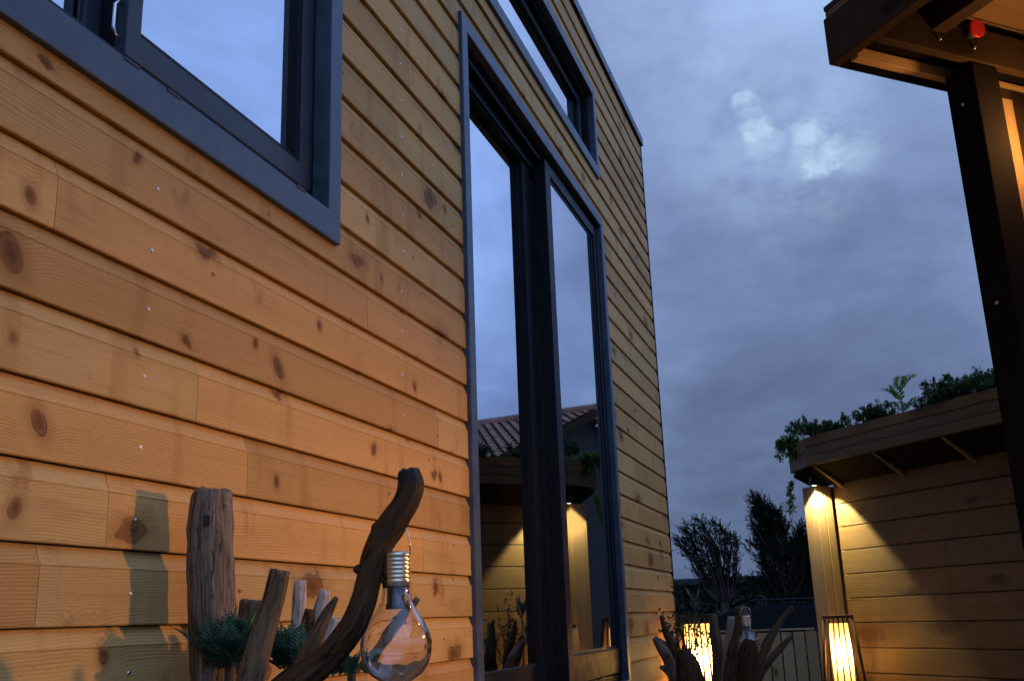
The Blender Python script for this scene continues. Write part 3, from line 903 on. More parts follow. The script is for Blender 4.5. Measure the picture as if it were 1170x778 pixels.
# downlight under the soffit
lo = S0 + D * .032 + NO * .166 + Z * (HC + .757)
spot = thing('downlight', lo, 'small round downlight shining down the corner post of the shed', 'spot light')
b = MB(); b.lathe([(.001, .055), (.026, .055), (.03, .0), (.026, -.004), (.022, .004), (.001, .006)], 24, 0, lo); b.build('housing', M['blackalu'], spot)
b = MB(); b.lathe([(.001, .003), (.021, .003), (.021, .0), (.001, .0)], 24, 0, lo); b.build('lens', M['led'], spot)
ld = bpy.data.lights.new('downlight_beam', 'SPOT'); lob = bpy.data.objects.new('downlight_beam', ld); COL.objects.link(lob)
ld.energy = 100; ld.color = (1, .90, .50); ld.spot_size = R(101); ld.spot_blend = .28; ld.shadow_soft_size = .012
lob.location = Vector((0, 0, -.012)); lob.parent = spot
lob.rotation_euler = (-Z - NO * .30 - D * .10).to_track_quat('-Z', 'Y').to_euler()

# ------------------------------------------------------------------ slatted lanterns
def lantern(o, label):
    r = thing('lantern', o, label, 'lantern', 'slatted wooden lanterns')
    o = Vector(o); H = .44; wt, wb = .082, .118               # half widths at the top and at the foot
    def cor(sx, sy, z):
        k = wb + (wt - wb) * z / H
        return o + Vector((sx * k, sy * k, z))
    for i, (nm, z, hh) in enumerate((('base', .0, .022), ('top_plate', H, .018))):
        b = MB(); k = (wb if i == 0 else wt) + .006
        b.abox(o.x - k, o.x + k, o.y - k, o.y + k, o.z + z, o.z + z + hh); b.build(nm, M['darkwall'] if i == 0 else M['beam'], r, bevel=.003)
    for side in range(4):
        b = MB()
        ca, sa = math.cos(side * math.pi / 2), math.sin(side * math.pi / 2)
        for k in range(7):
            f = -1 + 2 * k / 6
            p0 = Vector((f * wb, -wb, .022)); p1 = Vector((f * wt, -wt, H))
            w = .008 if k in (0, 6) else .005
            q = []
            for p in (p0, p1): q.append(o + Vector((p.x * ca - p.y * sa, p.x * sa + p.y * ca, p.z)))
            b.tube(q, [w, w], 6)
        b.build('slats', M['browndrift'], r)
    b = MB(); b.abox(o.x - .058, o.x + .058, o.y - .058, o.y + .058, o.z + .055, o.z + H - .03)
    b.build('lamp_shade', M['shade'], r, bevel=.006)
    b = MB(); b.lathe([(.001, -.05)] + [(.017 * math.cos(a), .05 * math.sin(a)) for a in [R(-75 + 15 * k) for k in range(11)]] + [(.001, .05)], 16, 0, o + Z * .24); b.build('bulb', M['glow'], r)
    b = MB(); hp = [o + Vector((-.05, 0, H + .018)), o + Vector((-.045, 0, H + .06)), o + Vector((0, 0, H + .08)), o + Vector((.045, 0, H + .06)), o + Vector((.05, 0, H + .018))]
    return r


A1 = at(957, 702, 6.62); A2 = at(795, 701, 5.45)
def plinth(x, y, h, label):
    r = thing('wooden_block', (x, y, 0), label, 'plinth')
    b = MB()
    for k in range(3): b.abox(x - .17, x + .17, y - .17 + k * .114, y - .17 + k * .114 + .11, .0, h)
    b.build('block', M['fencewood'], r, bevel=.006)
plinth(A1.x, A1.y, A1.z - .462, 'sawn timber block under the lantern at the shed corner')
plinth(A2.x, A2.y, A2.z - .462, 'sawn timber block under the lantern at the house corner')
lantern((A1.x, A1.y, A1.z - .46), 'lit slatted lantern standing in front of the shed corner post')
lantern((A2.x, A2.y, A2.z - .46), 'lit slatted lantern behind the driftwood at the far house corner')


# ------------------------------------------------------------------ driftwood planters with hanging bulbs
def px_r(p, px):                                                # a radius seen px wide at point p
    return px * (p - EYE).length / F_PX * .98


def stick(name, pts, mat, label, cat='driftwood', tip=0, rough=.12, seg=12, endmat=None, per=5, squash=1.0, freq=18, group=None, tag_=True, parent=None, knobs=()):
    q = []
    for (px, py, Y, rp) in pts:
        p = at(px, py, Y); q.append((p.x, p.y, p.z, px_r(p, rp)))
    q = curve_pts(q, per)
    # round off the visible tip
    b = MB(); pth = [Vector(w[:3]) for w in q]; rad = [w[3] for w in q]
    d = (pth[0] - pth[1]).normalized()
    pth = [pth[0] + d * rad[0] * .22, pth[0] + d * rad[0] * .12] + pth; rad = [rad[0] * .55, rad[0] * .86] + rad
    b.tube(pth, rad, max(seg, 22), rough, random.uniform(0, 40), 0, True, 1 if endmat else 0, freq, squash, .35)
    if tip:
        for k in range(tip * max(seg, 22)): b.mi[k] = 1
    for k in knobs:
        p = at(k[0], k[1], k[2]); b.tube([p - Z * k[3] * .8, p - Z * k[3] * .3, p + Z * k[3] * .3, p + Z * k[3] * .8], [k[3] * .3, k[3] * .8, k[3] * .75, k[3] * .25], 12, .25, 3.0)
    o = b.build(name, [mat, endmat] if endmat else [mat], parent)
    if tag_: tag(o, label, cat, group)
    return o


def trough(x0, x1, y0, y1, zt, label):
    r = thing('planter_trough', ((x0 + x1) / 2, (y0 + y1) / 2, .12), label, 'planter')
    b = MB(); h = zt - .125
    for k in range(4):
        za = .125 + k * h / 4; hh = h / 4 - .004
        b.abox(x0, x1, y0, y0 + .02, za, za + hh); b.abox(x0, x1, y1 - .02, y1, za, za + hh)
        b.abox(x0, x0 + .02, y0 + .021, y1 - .021, za, za + hh); b.abox(x1 - .02, x1, y0 + .021, y1 - .021, za, za + hh)
    b.build('side_boards', M['fencewood'], r, bevel=.002)
    b = MB(); b.abox(x0 + .021, x1 - .021, y0 + .021, y1 - .021, .13, zt - .03); b.build('soil', M['soil'], r)


trough(-.975, -.42, .86, 1.86, HC - .115, 'rough plank trough holding driftwood against the house wall')
trough(-.8, -.1, 3.75, 4.75, HC - .42, 'rough plank trough with driftwood and a leafy plant before the house corner')

# the tall weathered stump with a peg hole
b = MB()
sp = [(-.928, 1.331, HC + .193), (-.928, 1.332, HC + .15), (-.927, 1.337, HC + .08), (-.926, 1.345, HC - .0), (-.925, 1.355, HC - .10), (-.925, 1.36, HC - .2)]
q = curve_pts([(*p, r) for p, r in zip(sp, (.031, .0335, .0345, .0345, .033, .033))], 8)
pth = [Vector(w[:3]) for w in q]; rad = [w[3] for w in q]
pth = [pth[0] + Z * .0105, pth[0] + Z * .008, pth[0] + Z * .003] + pth; rad = [.015, .024, .0295] + rad
b.tube(pth, rad, 56, .10, 3.0, 0, True, 0, 26, 1.0, .4)
stump = b.build('driftwood_stump', M['stump'])
tag(stump, 'thick upright weathered driftwood stump with a square peg hole, left end of trough', 'driftwood')
pk = on_wall(238, 594, -.975 + .07)
dn = (EYE - pk).normalized(); dn.z = 0; dn.normalize(); sd_ = Vector((-dn.y, dn.x, 0))
b = MB(); c = Vector((-.928, 1.332, pk.z)) + dn * .0345 - sd_ * .006
b.box(c - sd_ * .0045 - Z * .008 - dn * .01, sd_ * .009, dn * .0125, Z * .016); b.build('peg_hole_shade', M['charred'], stump)  # dark block stands in for the shaded inside of the hole

stick('driftwood_branch', [(467, 540, 1.20, 12), (469, 557, 1.20, 14), (461, 578, 1.195, 14.5), (446, 602, 1.19, 16.5), (430, 630, 1.18, 15.5), (420, 664, 1.17, 14.5), (412, 694, 1.16, 14.5), (399, 722, 1.15, 15), (378, 747, 1.14, 15.5), (355, 768, 1.13, 16), (325, 790, 1.12, 17), (295, 825, 1.12, 18)],
      M['darkdrift'], 'thick dark bent driftwood branch with charred tip holding the nearer glass bulb', rough=.2, seg=40, endmat=M['charred'], per=8, freq=16, tip=9, knobs=((433, 603, 1.185, .012), (476, 556, 1.2, .007), (409, 650, 1.16, .007)))
# burnt crown of the branch and a broken shoulder are part of the same branch: see the tip material
stick('driftwood_stick', [(319, 655, 1.14, 11.5), (311, 690, 1.14, 12.5), (300, 725, 1.13, 13.5), (286, 775, 1.12, 15), (275, 830, 1.12, 15)], M['browndrift'], 'straight brown driftwood stick leaning in front of the fern, cut flat on top', rough=.06, endmat=M['stump'])
stick('driftwood_log', [(287, 690, 1.5, 13), (284, 720, 1.5, 14), (282, 770, 1.5, 14)], M['browndrift'], 'short sawn driftwood log standing behind the fern next to the stump', rough=.05, endmat=M['stump'])
stick('driftwood_stick', [(343, 665, 1.52, 6.5), (342, 690, 1.52, 7.5), (340, 722, 1.52, 8), (337, 780, 1.52, 8)], M['paledrift'], 'pale bleached upright driftwood stick with a knot behind the fern', rough=.15)
stick('driftwood_stick', [(371, 676, 1.50, 6), (366, 700, 1.50, 9), (357, 740, 1.5, 9), (350, 790, 1.5, 9)], M['paledrift'], 'cream driftwood stick rising behind the thin dark pointed stick', rough=.15)
stick('driftwood_stick', [(354, 698, 1.46, 6), (350, 722, 1.46, 8), (344, 770, 1.46, 8)], M['darkdrift'], 'short dark driftwood stub between the two pale sticks', rough=.12)
stick('driftwood_stick', [(384, 683, 1.27, 3), (374, 700, 1.27, 6.5), (360, 730, 1.26, 9), (345, 765, 1.26, 11), (335, 810, 1.26, 11)], M['browndrift'], 'thin dark pointed driftwood stick slanting in front of the cream stick', rough=.1)
stick('driftwood_stub', [(382, 708, 1.48, 9), (378, 724, 1.48, 12), (371, 760, 1.47, 12)], M['paledrift'], 'short rounded pale driftwood stub just left of the bent branch', rough=.1)
stick('driftwood_stick', [(477, 684, 1.42, 3), (462, 703, 1.41, 6), (440, 728, 1.40, 7), (415, 765, 1.38, 8)], M['browndrift'], 'thin driftwood twig passing behind the nearer glass bulb', rough=.1)


def bulb(hang, label):
    """clear glass bulb with a ribbed cap; hang = the point on the branch where its wire sits"""
    r = thing('glass_bulb', hang, label, 'bulb ornament', 'solar glass bulbs hung on driftwood')
    o = Vector(hang)
    top = o - Z * .030
    b = MB(); pr = [(.001, 0), (.0165, 0), (.0185, -.003), (.0185, -.006)]
    for k in range(6): pr += [(.0168, -.0075 - k * .0052), (.0186, -.0095 - k * .0052), (.0186, -.0108 - k * .0052)]
    pr += [(.0165, -.0415), (.0165, -.044), (.001, -.0442)]
    b.lathe(pr, 36, 0, top); b.build('screw_cap', M['brass'], r)
    out = [(.0168, -.0405), (.0172, -.050), (.0195, -.060), (.0262, -.072), (.0345, -.084), (.0412, -.097), (.0442, -.110), (.0437, -.123), (.0395, -.136), (.0318, -.147), (.0205, -.1545), (.009, -.158), (.0005, -.1585)]
    b = MB(); b.lathe(out[::-1], 48, 0, top); b.lathe([(max(rr - .0016, .0003), zz + (.0016 if i > 7 else 0)) for i, (rr, zz) in enumerate(out)], 48, 0, top)
    g = b.build('glass', M['bulbglass'], r)
    b = MB(); b.lathe([(.001, -.044), (.011, -.044), (.011, -.062), (.013, -.064), (.013, -.070), (.001, -.0702)], 24, 0, top); b.build('light_unit', M['whiteplastic'], r)
    b = MB(); w = []
    for k in range(9):
        a = math.pi * k / 8
        w.append(top + Vector((-.0185 * math.cos(a) * 1.08, .004 * math.sin(a), -.004 + .0 + .036 * min(1, math.sin(a) * 1.25))))
    b.tube(w, [.0009] * 9, 8); b.build('wire_handle', M['brass'], r)
    return r


m, t_ = newmat('thin_blown_glass')
fr = t_.n('ShaderNodeFresnel', {'IOR': 1.5}).outputs[0]
wv = t_.noise(t_.n('ShaderNodeTexCoord').outputs['Object'], 22, 2)
nb = t_.n('ShaderNodeBump', {'Height': wv, 'Strength': .35, 'Distance': .006}).outputs[0]
gl_ = t_.n('ShaderNodeBsdfGlass', {'Color': (1, 1, 1, 1), 'Roughness': .0, 'IOR': 1.48, 'Normal': nb}).outputs[0]
t_.n('ShaderNodeOutputMaterial', {'Surface': gl_})
M['bulbglass'] = m
H1 = at(452, 603, 1.19)
bulb(H1, 'large clear glass bulb with ribbed brass cap hanging from the bent branch')


# ------------------------------------------------------------------ plants
def frond(b, p, d, L, w, n=11, droop=.5):
    p = Vector(p); d = Vector(d).normalized()
    s = d.cross(Z); s = s.normalized() if s.length > .05 else Vector((1, 0, 0))
    prev = p.copy(); dd = d.copy(); bd = random.random()
    for k in range(n):
        f = (k + 1) / n
        dd = (dd + Vector((0, 0, -droop * .12 * f))).normalized()
        cur = prev + dd * L / n
        up = s.cross(dd)
        wl = w * math.sin(math.pi * min(1, .18 + .82 * f)) * (1 - f * .25)
        for sg in (-1, 1):
            b.leaf(cur, s * sg + dd * .75 + up * .25, wl * .34, wl, up, .3, min(1, bd * .6 + random.random() * .4))
        b.leaf(prev, dd, .003, L / n * 1.2, up, .0, bd)
        prev = cur


def fern(px, py, Y, size, n, label, mat='fern', lift=.55):
    base = at(px, py, Y)
    r = thing('fern', base, label, 'fern')
    b = MB()
    for k in range(n):
        a = 2 * math.pi * k / n * 1.618 + random.random(); e = random.uniform(.2, 3.6) * lift + .25
        d = Vector((math.cos(a), math.sin(a), e * 1.6))
        frond(b, base + Vector((random.uniform(-.02, .02), random.uniform(-.02, .02), 0)), d, size * random.uniform(.6, 1.05), size * .3, 12, random.uniform(.3, .9))
    b.build('foliage', M[mat], r)
    b = MB(); b.tube([base - Z * .08, base + Z * .01], [.008, .006], 8); b.build('stem', M['bark'], r)


fern(262, 760, 1.33, .088, 130, 'dark green feathery fern at the foot of the thick stump')
fern(335, 764, 1.44, .08, 90, 'smaller green fern between the straight brown stick and pale sticks')
fern(402, 772, 1.32, .05, 20, 'tiny dark fern tuft under the nearer glass bulb')


def shrub(base, rx, ry, h, n, lw, ll, mats, label, stems=8, cat='shrub', name='shrub', hollow=.3, trail=0.0):
    base = Vector(base)
    r = thing(name, base, label, cat)
    b = MB(); st = MB(); per = max(4, n // (stems * 3))
    for k in range(stems):
        a = random.uniform(0, 2 * math.pi); q = math.sqrt(random.random())
        tip = base + Vector((rx * q * math.cos(a), ry * q * math.sin(a), h * (1 - .55 * q * q) * random.uniform(.65, 1.1) - trail * q * random.random()))
        mid = base.lerp(tip, .5) + Vector((0, 0, h * .12))
        pts = curve_pts([(*base, .006), (*mid, .004), (*tip, .0015)], 4)
        st.tube([Vector(w[:3]) for w in pts], [w[3] * (.4 + h) for w in pts], 5)
        for side in range(3):
            s0 = Vector(pts[random.randint(3, len(pts) - 1)][:3])
            dr = ((tip - base).normalized() + Vector((random.gauss(0, .6), random.gauss(0, .6), random.gauss(0, .35)))).normalized()
            Ls = h * random.uniform(.18, .4)
            for j in range(per):
                p = s0 + dr * Ls * j / per + Vector((random.gauss(0, 1), random.gauss(0, 1), random.gauss(0, 1))) * Ls * .06
                dl = (dr * .6 + Vector((random.gauss(0, .6), random.gauss(0, .6), random.gauss(0, .5)))).normalized()
                b.leaf(p, dl, lw * random.uniform(.7, 1.2), ll * random.uniform(.6, 1.2), Vector((random.gauss(0, .5), random.gauss(0, .5), 1)), .3)
    b.build('foliage', M[mats], r); st.build('stem', M['bark'], r)
    return r


def roof_pt(px, py, off=.17):                                   # where a pixel meets the plane of the planted roof edge
    o = S0 + NO * off; r = ray(px, py)
    return EYE + r * ((o - EYE).dot(NO) / r.dot(NO))


for (px, wpx, hpx, n, mat, lab) in ((938, 44, 34, 2600, 'leafdark', 'dense dark bush overflowing the left end of the planted shed roof'),
                                    (1003, 24, 34, 1500, 'leafdark', 'small dark bush left of the bright plant on the shed roof'),
                                    (1062, 18, 20, 700, 'leafdark', 'tiny dark bush just right of the bright plant on the shed roof'),
                                    (1091, 34, 44, 2000, 'leafdark', 'broad dark bush near the right end of the planted shed roof'),
                                    (1132, 24, 42, 1500, 'leafdark', 'bushy plant beside the black pavilion post, last on the shed roof')):
    yt = 497.6 - .257 * (px - 940)
    p = roof_pt(px, yt + 6); sc = (p - EYE).length / F_PX
    shrub(p, wpx * sc * 1.05, wpx * sc * .75, hpx * sc * .66, n, .012, .028, mat, lab, 34)
p = roof_pt(1033, 480); sc = (p - EYE).length / F_PX
r_ = thing('bright_plant', p, 'bright green plant with drooping pinnate leaves, middle of the shed roof', 'plant')
b = MB(); st = MB()
for k in range(9):
    a = k * 2.4; d = Vector((math.cos(a) * .8, math.sin(a) * .8, random.uniform(.7, 1.5)))
    tp = p + Z * .09 * (k % 3 + .6) * .7
    frond(b, tp, d, 30 * sc, .06, 8, 2.4)
st.tube([p - Z * .03, p + Z * .15], [.004, .003], 6)
b.build('foliage', M['leafbright'], r_); st.build('stem', M['bark'], r_)
# trailing plant over the lit corner
p = roof_pt(905, 508, .16)
r_ = thing('trailing_plant', p, 'trailing plant hanging over the shed corner into the light of the downlight', 'plant')
b = MB(); st = MB()
for k in range(16):
    a0 = p + D * random.uniform(-.06, .10) + NO * random.uniform(-.05, .03) + Z * random.uniform(-.02, .05)
    Lk = random.choice((.06, .08, .12, .16))
    path = [a0 + (-D * .5 + NO * .35) * .10 * min(1, f * 3) + Z * (-.0 + .05 * min(1, f * 4) - Lk * f) + Vector((random.gauss(0, .008), random.gauss(0, .008), 0)) for f in [j / 12 for j in range(13)]]
    st.tube(path, [.0015] * 13, 4)
    for q in path:
        for _ in range(5):
            b.leaf(q, Vector((random.gauss(0, 1), random.gauss(0, 1), random.gauss(-.2, .6))), .016, random.uniform(.018, .034), Vector((random.gauss(0, .4), random.gauss(0, .4), 1)), .3)
b.build('foliage', M['leafbright'], r_); st.build('stem', M['bark'], r_)
p = S0 + D * -.20 + NO * .16 + Z * (HC + .80)
r_ = thing('ivy_sprig', p, 'leafy ivy sprig lit yellow beside the top of the shed post', 'plant')
b = MB(); st = MB()
for k in range(4):
    path = [p + (-D * .05 - NO * .02) * j / 6 * random.uniform(.6, 1.4) + Z * (-.03 * j) + Vector((random.gauss(0, .01), random.gauss(0, .01), 0)) for j in range(7)]
    st.tube(path, [.0014] * 7, 4)
    for q in path:
        for _ in range(5): b.leaf(q, Vector((random.gauss(0, 1), random.gauss(0, 1), random.gauss(-.2, .6))), .018, random.uniform(.02, .035), Vector((random.gauss(0, .4), random.gauss(0, .4), 1)), .3)
b.build('foliage', M['leafbright'], r_); st.build('stem', M['bark'], r_)

# ------------------------------------------------------------------ second driftwood group (in front of the far corner)
Y2 = 4.2
for pts, mat, lab in (
    ([(755, 703, Y2, 1.5), (761, 722, Y2, 4), (769, 742, Y2, 5), (776, 790, Y2, 6)], 'darkdrift', 'thin pointed driftwood spike, highest at the left of the far group'),
    ([(748, 729, Y2, 3), (757, 740, Y2, 7), (766, 756, Y2, 8), (776, 790, Y2, 8)], 'stump', 'grey claw shaped driftwood piece curving left in the far group'),
    ([(755, 762, Y2, 2), (765, 766, Y2, 6), (775, 776, Y2, 8), (784, 800, Y2, 8)], 'stump', 'lowest grey driftwood claw at the left of the far group'),
    ([(815, 703, 4.4, 4), (817, 725, 4.4, 6), (820, 750, 4.4, 6), (822, 800, 4.4, 6)], 'browndrift', 'upright brown driftwood stick right of the lantern at the house corner'),
    ([(836, 706, 4.35, 5), (836, 722, 4.35, 6), (832, 745, 4.35, 6), (829, 800, 4.35, 6)], 'paledrift', 'pale driftwood stick left of the far glass bulb'),
    ([(845, 694, 4.3, 6), (848, 705, 4.3, 8), (846, 725, 4.3, 9), (840, 755, 4.3, 10), (836, 800, 4.3, 11)], 'browndrift', 'knobbly dark driftwood branch carrying the far glass bulb'),
    ([(857, 733, 4.15, 7), (855, 750, 4.15, 10), (852, 800, 4.15, 11)], 'darkdrift', 'stout dark driftwood stub right under the far glass bulb'),
    ([(905, 693, 4.4, 2), (893, 708, 4.4, 3.2), (880, 728, 4.4, 4.5), (868, 755, 4.4, 6), (858, 800, 4.4, 7)], 'browndrift', 'long thin driftwood branch slanting up right to a pale broken tip'),
    ([(904, 727, 4.3, 2.5), (890, 742, 4.3, 3.5), (874, 762, 4.3, 4), (858, 790, 4.3, 5)], 'browndrift', 'lower slanting driftwood branch crossing in front of the fence'),
):
    stick('driftwood_stick', pts, M[mat], lab, rough=.14, seg=9, per=4)
b = MB()
q = [at(781, 744, 4.1), at(784, 752, 4.1), at(787, 764, 4.1), at(789, 785, 4.1), at(790, 830, 4.1)]
b.tube(q, [.014, .030, .043, .055, .06], 30, .34, 5.0, 0, True, 0, 30, 1.0, .9); tag(b.build('driftwood_root', M['darkdrift']), 'bulky dark driftwood root in front of the lantern at the house corner', 'driftwood')
bulb(at(852, 700, 4.2) + Z * .02, 'small looking far glass bulb catching the lantern light')
shrub(at(788, 775, 4.32), .085, .07, .30, 260, .011, .026, 'leafdark', 'thin leafy plant silhouetted against the lantern at the house corner', 12, 'plant', 'leafy_plant')
# pale sprig above the lantern
p = at(794, 700, 4.55)
r_ = thing('sage_sprig', p, 'grey green sprig with narrow upright leaves above the corner lantern', 'plant')
b = MB()
for k in range(11):
    a = k * 2.4; b.leaf(p + Z * (.012 * (k % 5)), Vector((math.cos(a) * .55, math.sin(a) * .55, 1)), .017, random.uniform(.06, .09), Vector((math.cos(a), math.sin(a), .2)), .15)
b.build('foliage', M['sage'], r_)
b = MB(); b.tube([p - Z * .45, p + Z * .05], [.004, .003], 6); b.build('stem', M['bark'], r_)

# ------------------------------------------------------------------ fence, car, background
f0, f1 = Vector((-3.3, 9.3, 0)), Vector((.25, 9.7, 0))
fd = (f1 - f0).normalized(); fn = Vector((fd.y, -fd.x, 0)); FL = (f1 - f0).length
fence = thing('fence', (f0 + f1) / 2, 'low fence of upright wooden boards between the house corner and the shed', 'fence')
b = MB(); n = int(FL / .104)
for k in range(n): b.box(f0 + fd * (k * .104) + Z * .04 + fn * random.uniform(0, .003), fd * .092, fn * .018, Z * (.965 + random.uniform(-.008, .008)))
b.build('board_panel', M['fencewood'], fence, bevel=.002)
for z in (.2, .8):
    b = MB(); b.box(f0 - fn * .042 + Z * z, fd * FL, fn * .04, Z * .07); b.build('rail', M['fencewood'], fence)
for k in range(3):
    b = MB(); b.box(f0 + fd * (FL - .08) * k / 2 - fn * .125 , fd * .08, fn * .08, Z * 1.02); b.build('post', M['fencewood'], fence)

car = thing('parked_car', (-1.0, 13.2, -.2), 'dark parked car seen over the board fence, chrome strip under its windows', 'car')
cx, cy, cz = -1.1, 13.2, -.2
side = [(-2.1, .35), (-2.15, .62), (-2.05, .86), (-1.0, .98), (-.35, 1.40), (.3, 1.455), (1.15, 1.42), (1.85, 1.02), (2.12, .95), (2.15, .5), (2.08, .33)]
lower = [(-2.1, .35), (-2.15, .66), (-2.05, .98), (-1.0, 1.13), (1.85, 1.16), (2.12, 1.08), (2.15, .5), (2.08, .33)]
b = MB(); b.prism([(cx + x, cy - .86, cz + z) for x, z in lower], (0, 1.72, 0)); b.build('body', M['carpaint'], car, bevel=.06)
b = MB()
cab = [(-1.0, 1.12), (-.42, 1.41), (.3, 1.455), (1.1, 1.42), (1.75, 1.15)]
n = len(b.v)
for (yy, ins) in ((-.80, 0), (.80, 0)):
    for (x, z) in cab: b.v.append(Vector((cx + x, cy + yy * (1 - .16 * (z - 1.12) / .34), cz + z)))
k = len(cab)
b.face([n + i for i in range(k)]); b.face([n + k + i for i in range(k)][::-1])
for i in range(k):
    j = (i + 1) % k; b.face((n + j, n + i, n + k + i, n + k + j))
b.build('cabin', M['carglass'], car, bevel=.03)
b = MB(); b.prism([(cx - .42, cy - .66, cz + 1.395), (cx + .3, cy - .66, cz + 1.452), (cx + 1.14, cy - .66, cz + 1.415), (cx + 1.14, cy - .66, cz + 1.43), (cx + .3, cy - .66, cz + 1.475), (cx - .42, cy - .66, cz + 1.415)], (0, 1.32, 0)); b.build('roof', M['carpaint'], car, bevel=.01)
b = MB(); b.tube([(cx - .2, cy - .6, cz + 1.47), (cx - .12, cy - .6, cz + 1.51), (cx + .9, cy - .6, cz + 1.505), (cx + 1.0, cy - .6, cz + 1.46)], [.010] * 4, 8); b.build('roof_rail', M['blackalu'], car)
b = MB(); b.abox(cx - .75, cx + .55, cy - .868, cy - .858, cz + 1.165, cz + 1.185); b.build('chrome_strip', M['chrome'], car)
for wx in (-1.35, 1.35):
    for sy in (-.87, .70):
        b = MB(); b.tube([(cx + wx, cy + sy, cz + .32), (cx + wx, cy + sy + .17, cz + .32)], [.32, .32], 28); wl = b.build('wheel', M['tyre'], car)
        b = MB(); b.tube([(cx + wx, cy + sy - .005, cz + .32), (cx + wx, cy + sy + .175, cz + .32)], [.2, .2], 20); b.build('rim', M['steel'], wl)

# long dark outbuilding far behind
gar = thing('outbuilding', (-5, 41, -.2), 'long low black outbuilding with a flat roof far behind the fence', 'outbuilding')
b = MB(); b.abox(-22, 9, 40.2, 46, -.2, 2.2); b.build('wall', M['darkwall'], gar)
b = MB(); b.abox(-22.3, 9.3, 39.9, 46.3, 2.2, 2.45); b.build('roof', M['slate'], gar, bevel=.03)
for k in range(4):
    b = MB(); b.abox(-16 + k * 6, -13.4 + k * 6, 40.14, 40.198, -.15, 1.95); b.build('garage_door', M['slate'], gar)
b = MB()
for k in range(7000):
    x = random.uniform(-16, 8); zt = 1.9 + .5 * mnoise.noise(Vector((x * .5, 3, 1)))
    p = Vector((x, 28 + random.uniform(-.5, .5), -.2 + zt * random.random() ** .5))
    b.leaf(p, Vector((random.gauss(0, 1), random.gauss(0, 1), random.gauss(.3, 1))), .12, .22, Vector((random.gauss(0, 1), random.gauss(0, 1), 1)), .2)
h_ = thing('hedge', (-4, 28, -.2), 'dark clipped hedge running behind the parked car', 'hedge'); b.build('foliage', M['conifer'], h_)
for k in range(9):
    b = MB(); b.tube([(-15 + k * 2.7, 28, -.2), (-15 + k * 2.7, 28, 1.4)], [.05, .02], 6); b.build('trunk', M['bark'], h_)


def wispy(base, z0, top_h, half_w, lean, whips, label, kind=0):
    """feathery conifer: trunk, long whippy branches with short sprays of scale leaves along them"""
    base = Vector(base); r = thing('conifer_tree', base, label, 'tree')
    tr = MB(); b = MB()
    tr.tube([base, base + Vector((0, 0, z0 * .6)), base + Vector((lean * .3, 0, z0 + (top_h - z0) * .5)), base + Vector((lean, 0, top_h * .97))], [.09, .07, .04, .006], 8, .1)
    for k in range(whips):
        f = random.random()
        if kind == 0:                       # open fan of whips rising from low down
            x = random.uniform(-1, 1); o = base + Vector((x * half_w * .35, random.uniform(-.2, .2), z0 * .75 + (top_h - z0) * .1 * f))
            end = base + Vector((x * half_w + lean * (.4 + .6 * f), random.uniform(-.5, .5) * half_w, z0 + (top_h - z0) * (.25 + .75 * f ** .8) * (1 - .35 * x * x)))
        else:                               # spire: long low branches, short ones near the tip
            zz = z0 * .6 + (top_h - z0 * .6) * f ** .9; w = half_w * (1.05 - .72 * f) * random.uniform(.4, 1.1); a = random.uniform(0, 2 * math.pi)
            o = base + Vector((lean * f * .9, 0, zz)); end = o + Vector((w * math.cos(a) + lean * .6 * f, w * math.sin(a), w * .9 + .14))
        mid = o.lerp(end, .55) + Vector((random.gauss(0, .05), random.gauss(0, .05), -.06))
        tipv = end + Vector((lean * .35, 0, .10))
        pts = [Vector(w[:3]) for w in curve_pts([(*o, 0), (*mid, 0), (*end, 0), (*tipv, 0)], 5)]
        tr.tube(pts, [.011 * (1 - i / len(pts)) + .002 for i in range(len(pts))], 4)
        for i in range(3, len(pts)):
            d = (pts[i] - pts[i - 1]).normalized(); L = (pts[i] - pts[i - 1]).length
            for _ in range(1):
                p = pts[i] - d * L * random.random()
                sd2 = (d * .9 + Vector((random.gauss(0, .45), random.gauss(0, .45), random.gauss(.1, .35)))).normalized()
                Ls = random.uniform(.10, .24)
                for m_ in range(7):
                    q = p + sd2 * Ls * m_ / 7
                    b.leaf(q, (sd2 + Vector((random.gauss(0, .35), random.gauss(0, .35), random.gauss(0, .3)))).normalized(), random.uniform(.014, .024), random.uniform(.05, .10), Vector((random.gauss(0, 1), random.gauss(0, 1), .3)), .2)
    b.build('crown', M['conifer'], r); tr.build('trunk', M['bark'], r)


def tree_at(px_base, py_top, px_top, Y, half_px, whips, label, kind):
    q = at(px_base, 655, Y); tp = at(px_top, py_top, Y)
    wispy((q.x, Y, -.2), q.z + .2, tp.z + (.05 if kind == 0 else -.12), half_px * Y / F_PX, tp.x - q.x, whips, label, kind)


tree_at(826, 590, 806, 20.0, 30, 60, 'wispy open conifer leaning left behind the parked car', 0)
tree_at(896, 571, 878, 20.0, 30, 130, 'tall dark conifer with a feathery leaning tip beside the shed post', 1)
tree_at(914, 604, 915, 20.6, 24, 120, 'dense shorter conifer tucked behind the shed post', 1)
q = at(785, 655, 30); 
shrub((q.x, 30, 1.2), .5, .4, .9, 500, .08, .16, 'conifer', 'small round dark bush showing over the outbuilding at the house corner', 12, 'bush', 'bush')

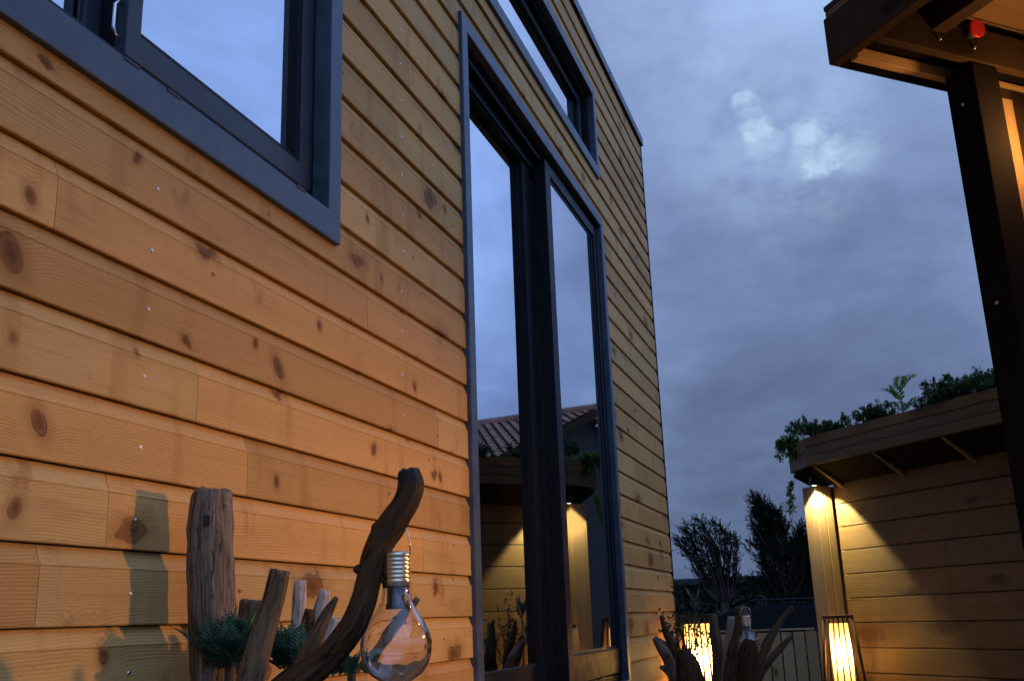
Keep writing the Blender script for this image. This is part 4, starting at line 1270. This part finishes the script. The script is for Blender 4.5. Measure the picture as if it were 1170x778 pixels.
# tiled house: it stands behind the shed and shows in the door glass
def mir(px, py, Y):
    p = at(px, py, Y); return Vector((-2 - p.x, p.y, p.z))
ra = mir(684, 468, 22.0); 
rb = ra + Vector((math.cos(R(10)), math.sin(R(10)), 0)) * 15
rd = (rb - ra).normalized(); rn = Vector((rd.y, -rd.x, 0))
th = thing('tiled_house', (ra + rb) / 2 * 1 - Z * ra.z, 'house with a brown clay tile roof behind the shed, mirrored in the door glass', 'house')
wdt = 4.2; drop = 1.55
b = MB()
for sgn in (1, -1):
    n0 = rn * sgn
    Lr = (rb - ra).length; nr = 13; nc = int(Lr / .22)
    for rr in range(nr):
        f0_, f1_ = rr / nr, (rr + 1.12) / nr
        for c_ in range(nc * 4):
            pass
    # undulating tile courses
    seg = nc * 4
    for rr in range(nr):
        base_i = len(b.v)
        for e, f in ((0, rr / nr), (1, (rr + 1.05) / nr)):
            for c_ in range(seg + 1):
                x = Lr * c_ / seg
                wav = .035 * math.cos(2 * math.pi * x / .22)
                p = ra + rd * x + n0 * (wdt * f) + Z * (-drop * f + wav + (.05 if e else .0))
                b.v.append(p)
        for c_ in range(seg):
            i = base_i + c_; idx = (i, i + 1, i + seg + 2, i + seg + 1)
            uu = [(Lr * (c_ + q_[0]) / seg, (rr + q_[1] * .98) * .34, 0) for q_ in ((0, 0), (1, 0), (1, 1), (0, 1))]
            if sgn < 0: idx, uu = idx[::-1], uu[::-1]
            b.face(idx, 0, 0, uu)
b.build('roof', M['tiles'], th)
b = MB(); b.tube([ra + Z * .03, rb + Z * .03], [.12, .12], 10); b.build('ridge_tiles', M['tiles'], th)
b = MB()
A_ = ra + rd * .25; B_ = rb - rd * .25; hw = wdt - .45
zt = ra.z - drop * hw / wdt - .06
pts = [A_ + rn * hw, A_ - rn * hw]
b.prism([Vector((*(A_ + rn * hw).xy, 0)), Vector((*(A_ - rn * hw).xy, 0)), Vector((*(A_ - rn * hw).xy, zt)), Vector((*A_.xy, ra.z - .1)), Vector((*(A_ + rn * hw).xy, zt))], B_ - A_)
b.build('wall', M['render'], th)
b = MB()
for sgn in (1, -1):
    a_ = ra - rd * .03 + Z * .0; e_ = ra - rd * .03 + rn * sgn * wdt - Z * (drop + .02)
    b.prism([a_ + Z * .02, e_ + Z * .02, e_ - Z * .16, a_ - Z * .16], rd * .03)
b.build('barge_board', M['beam'], th)
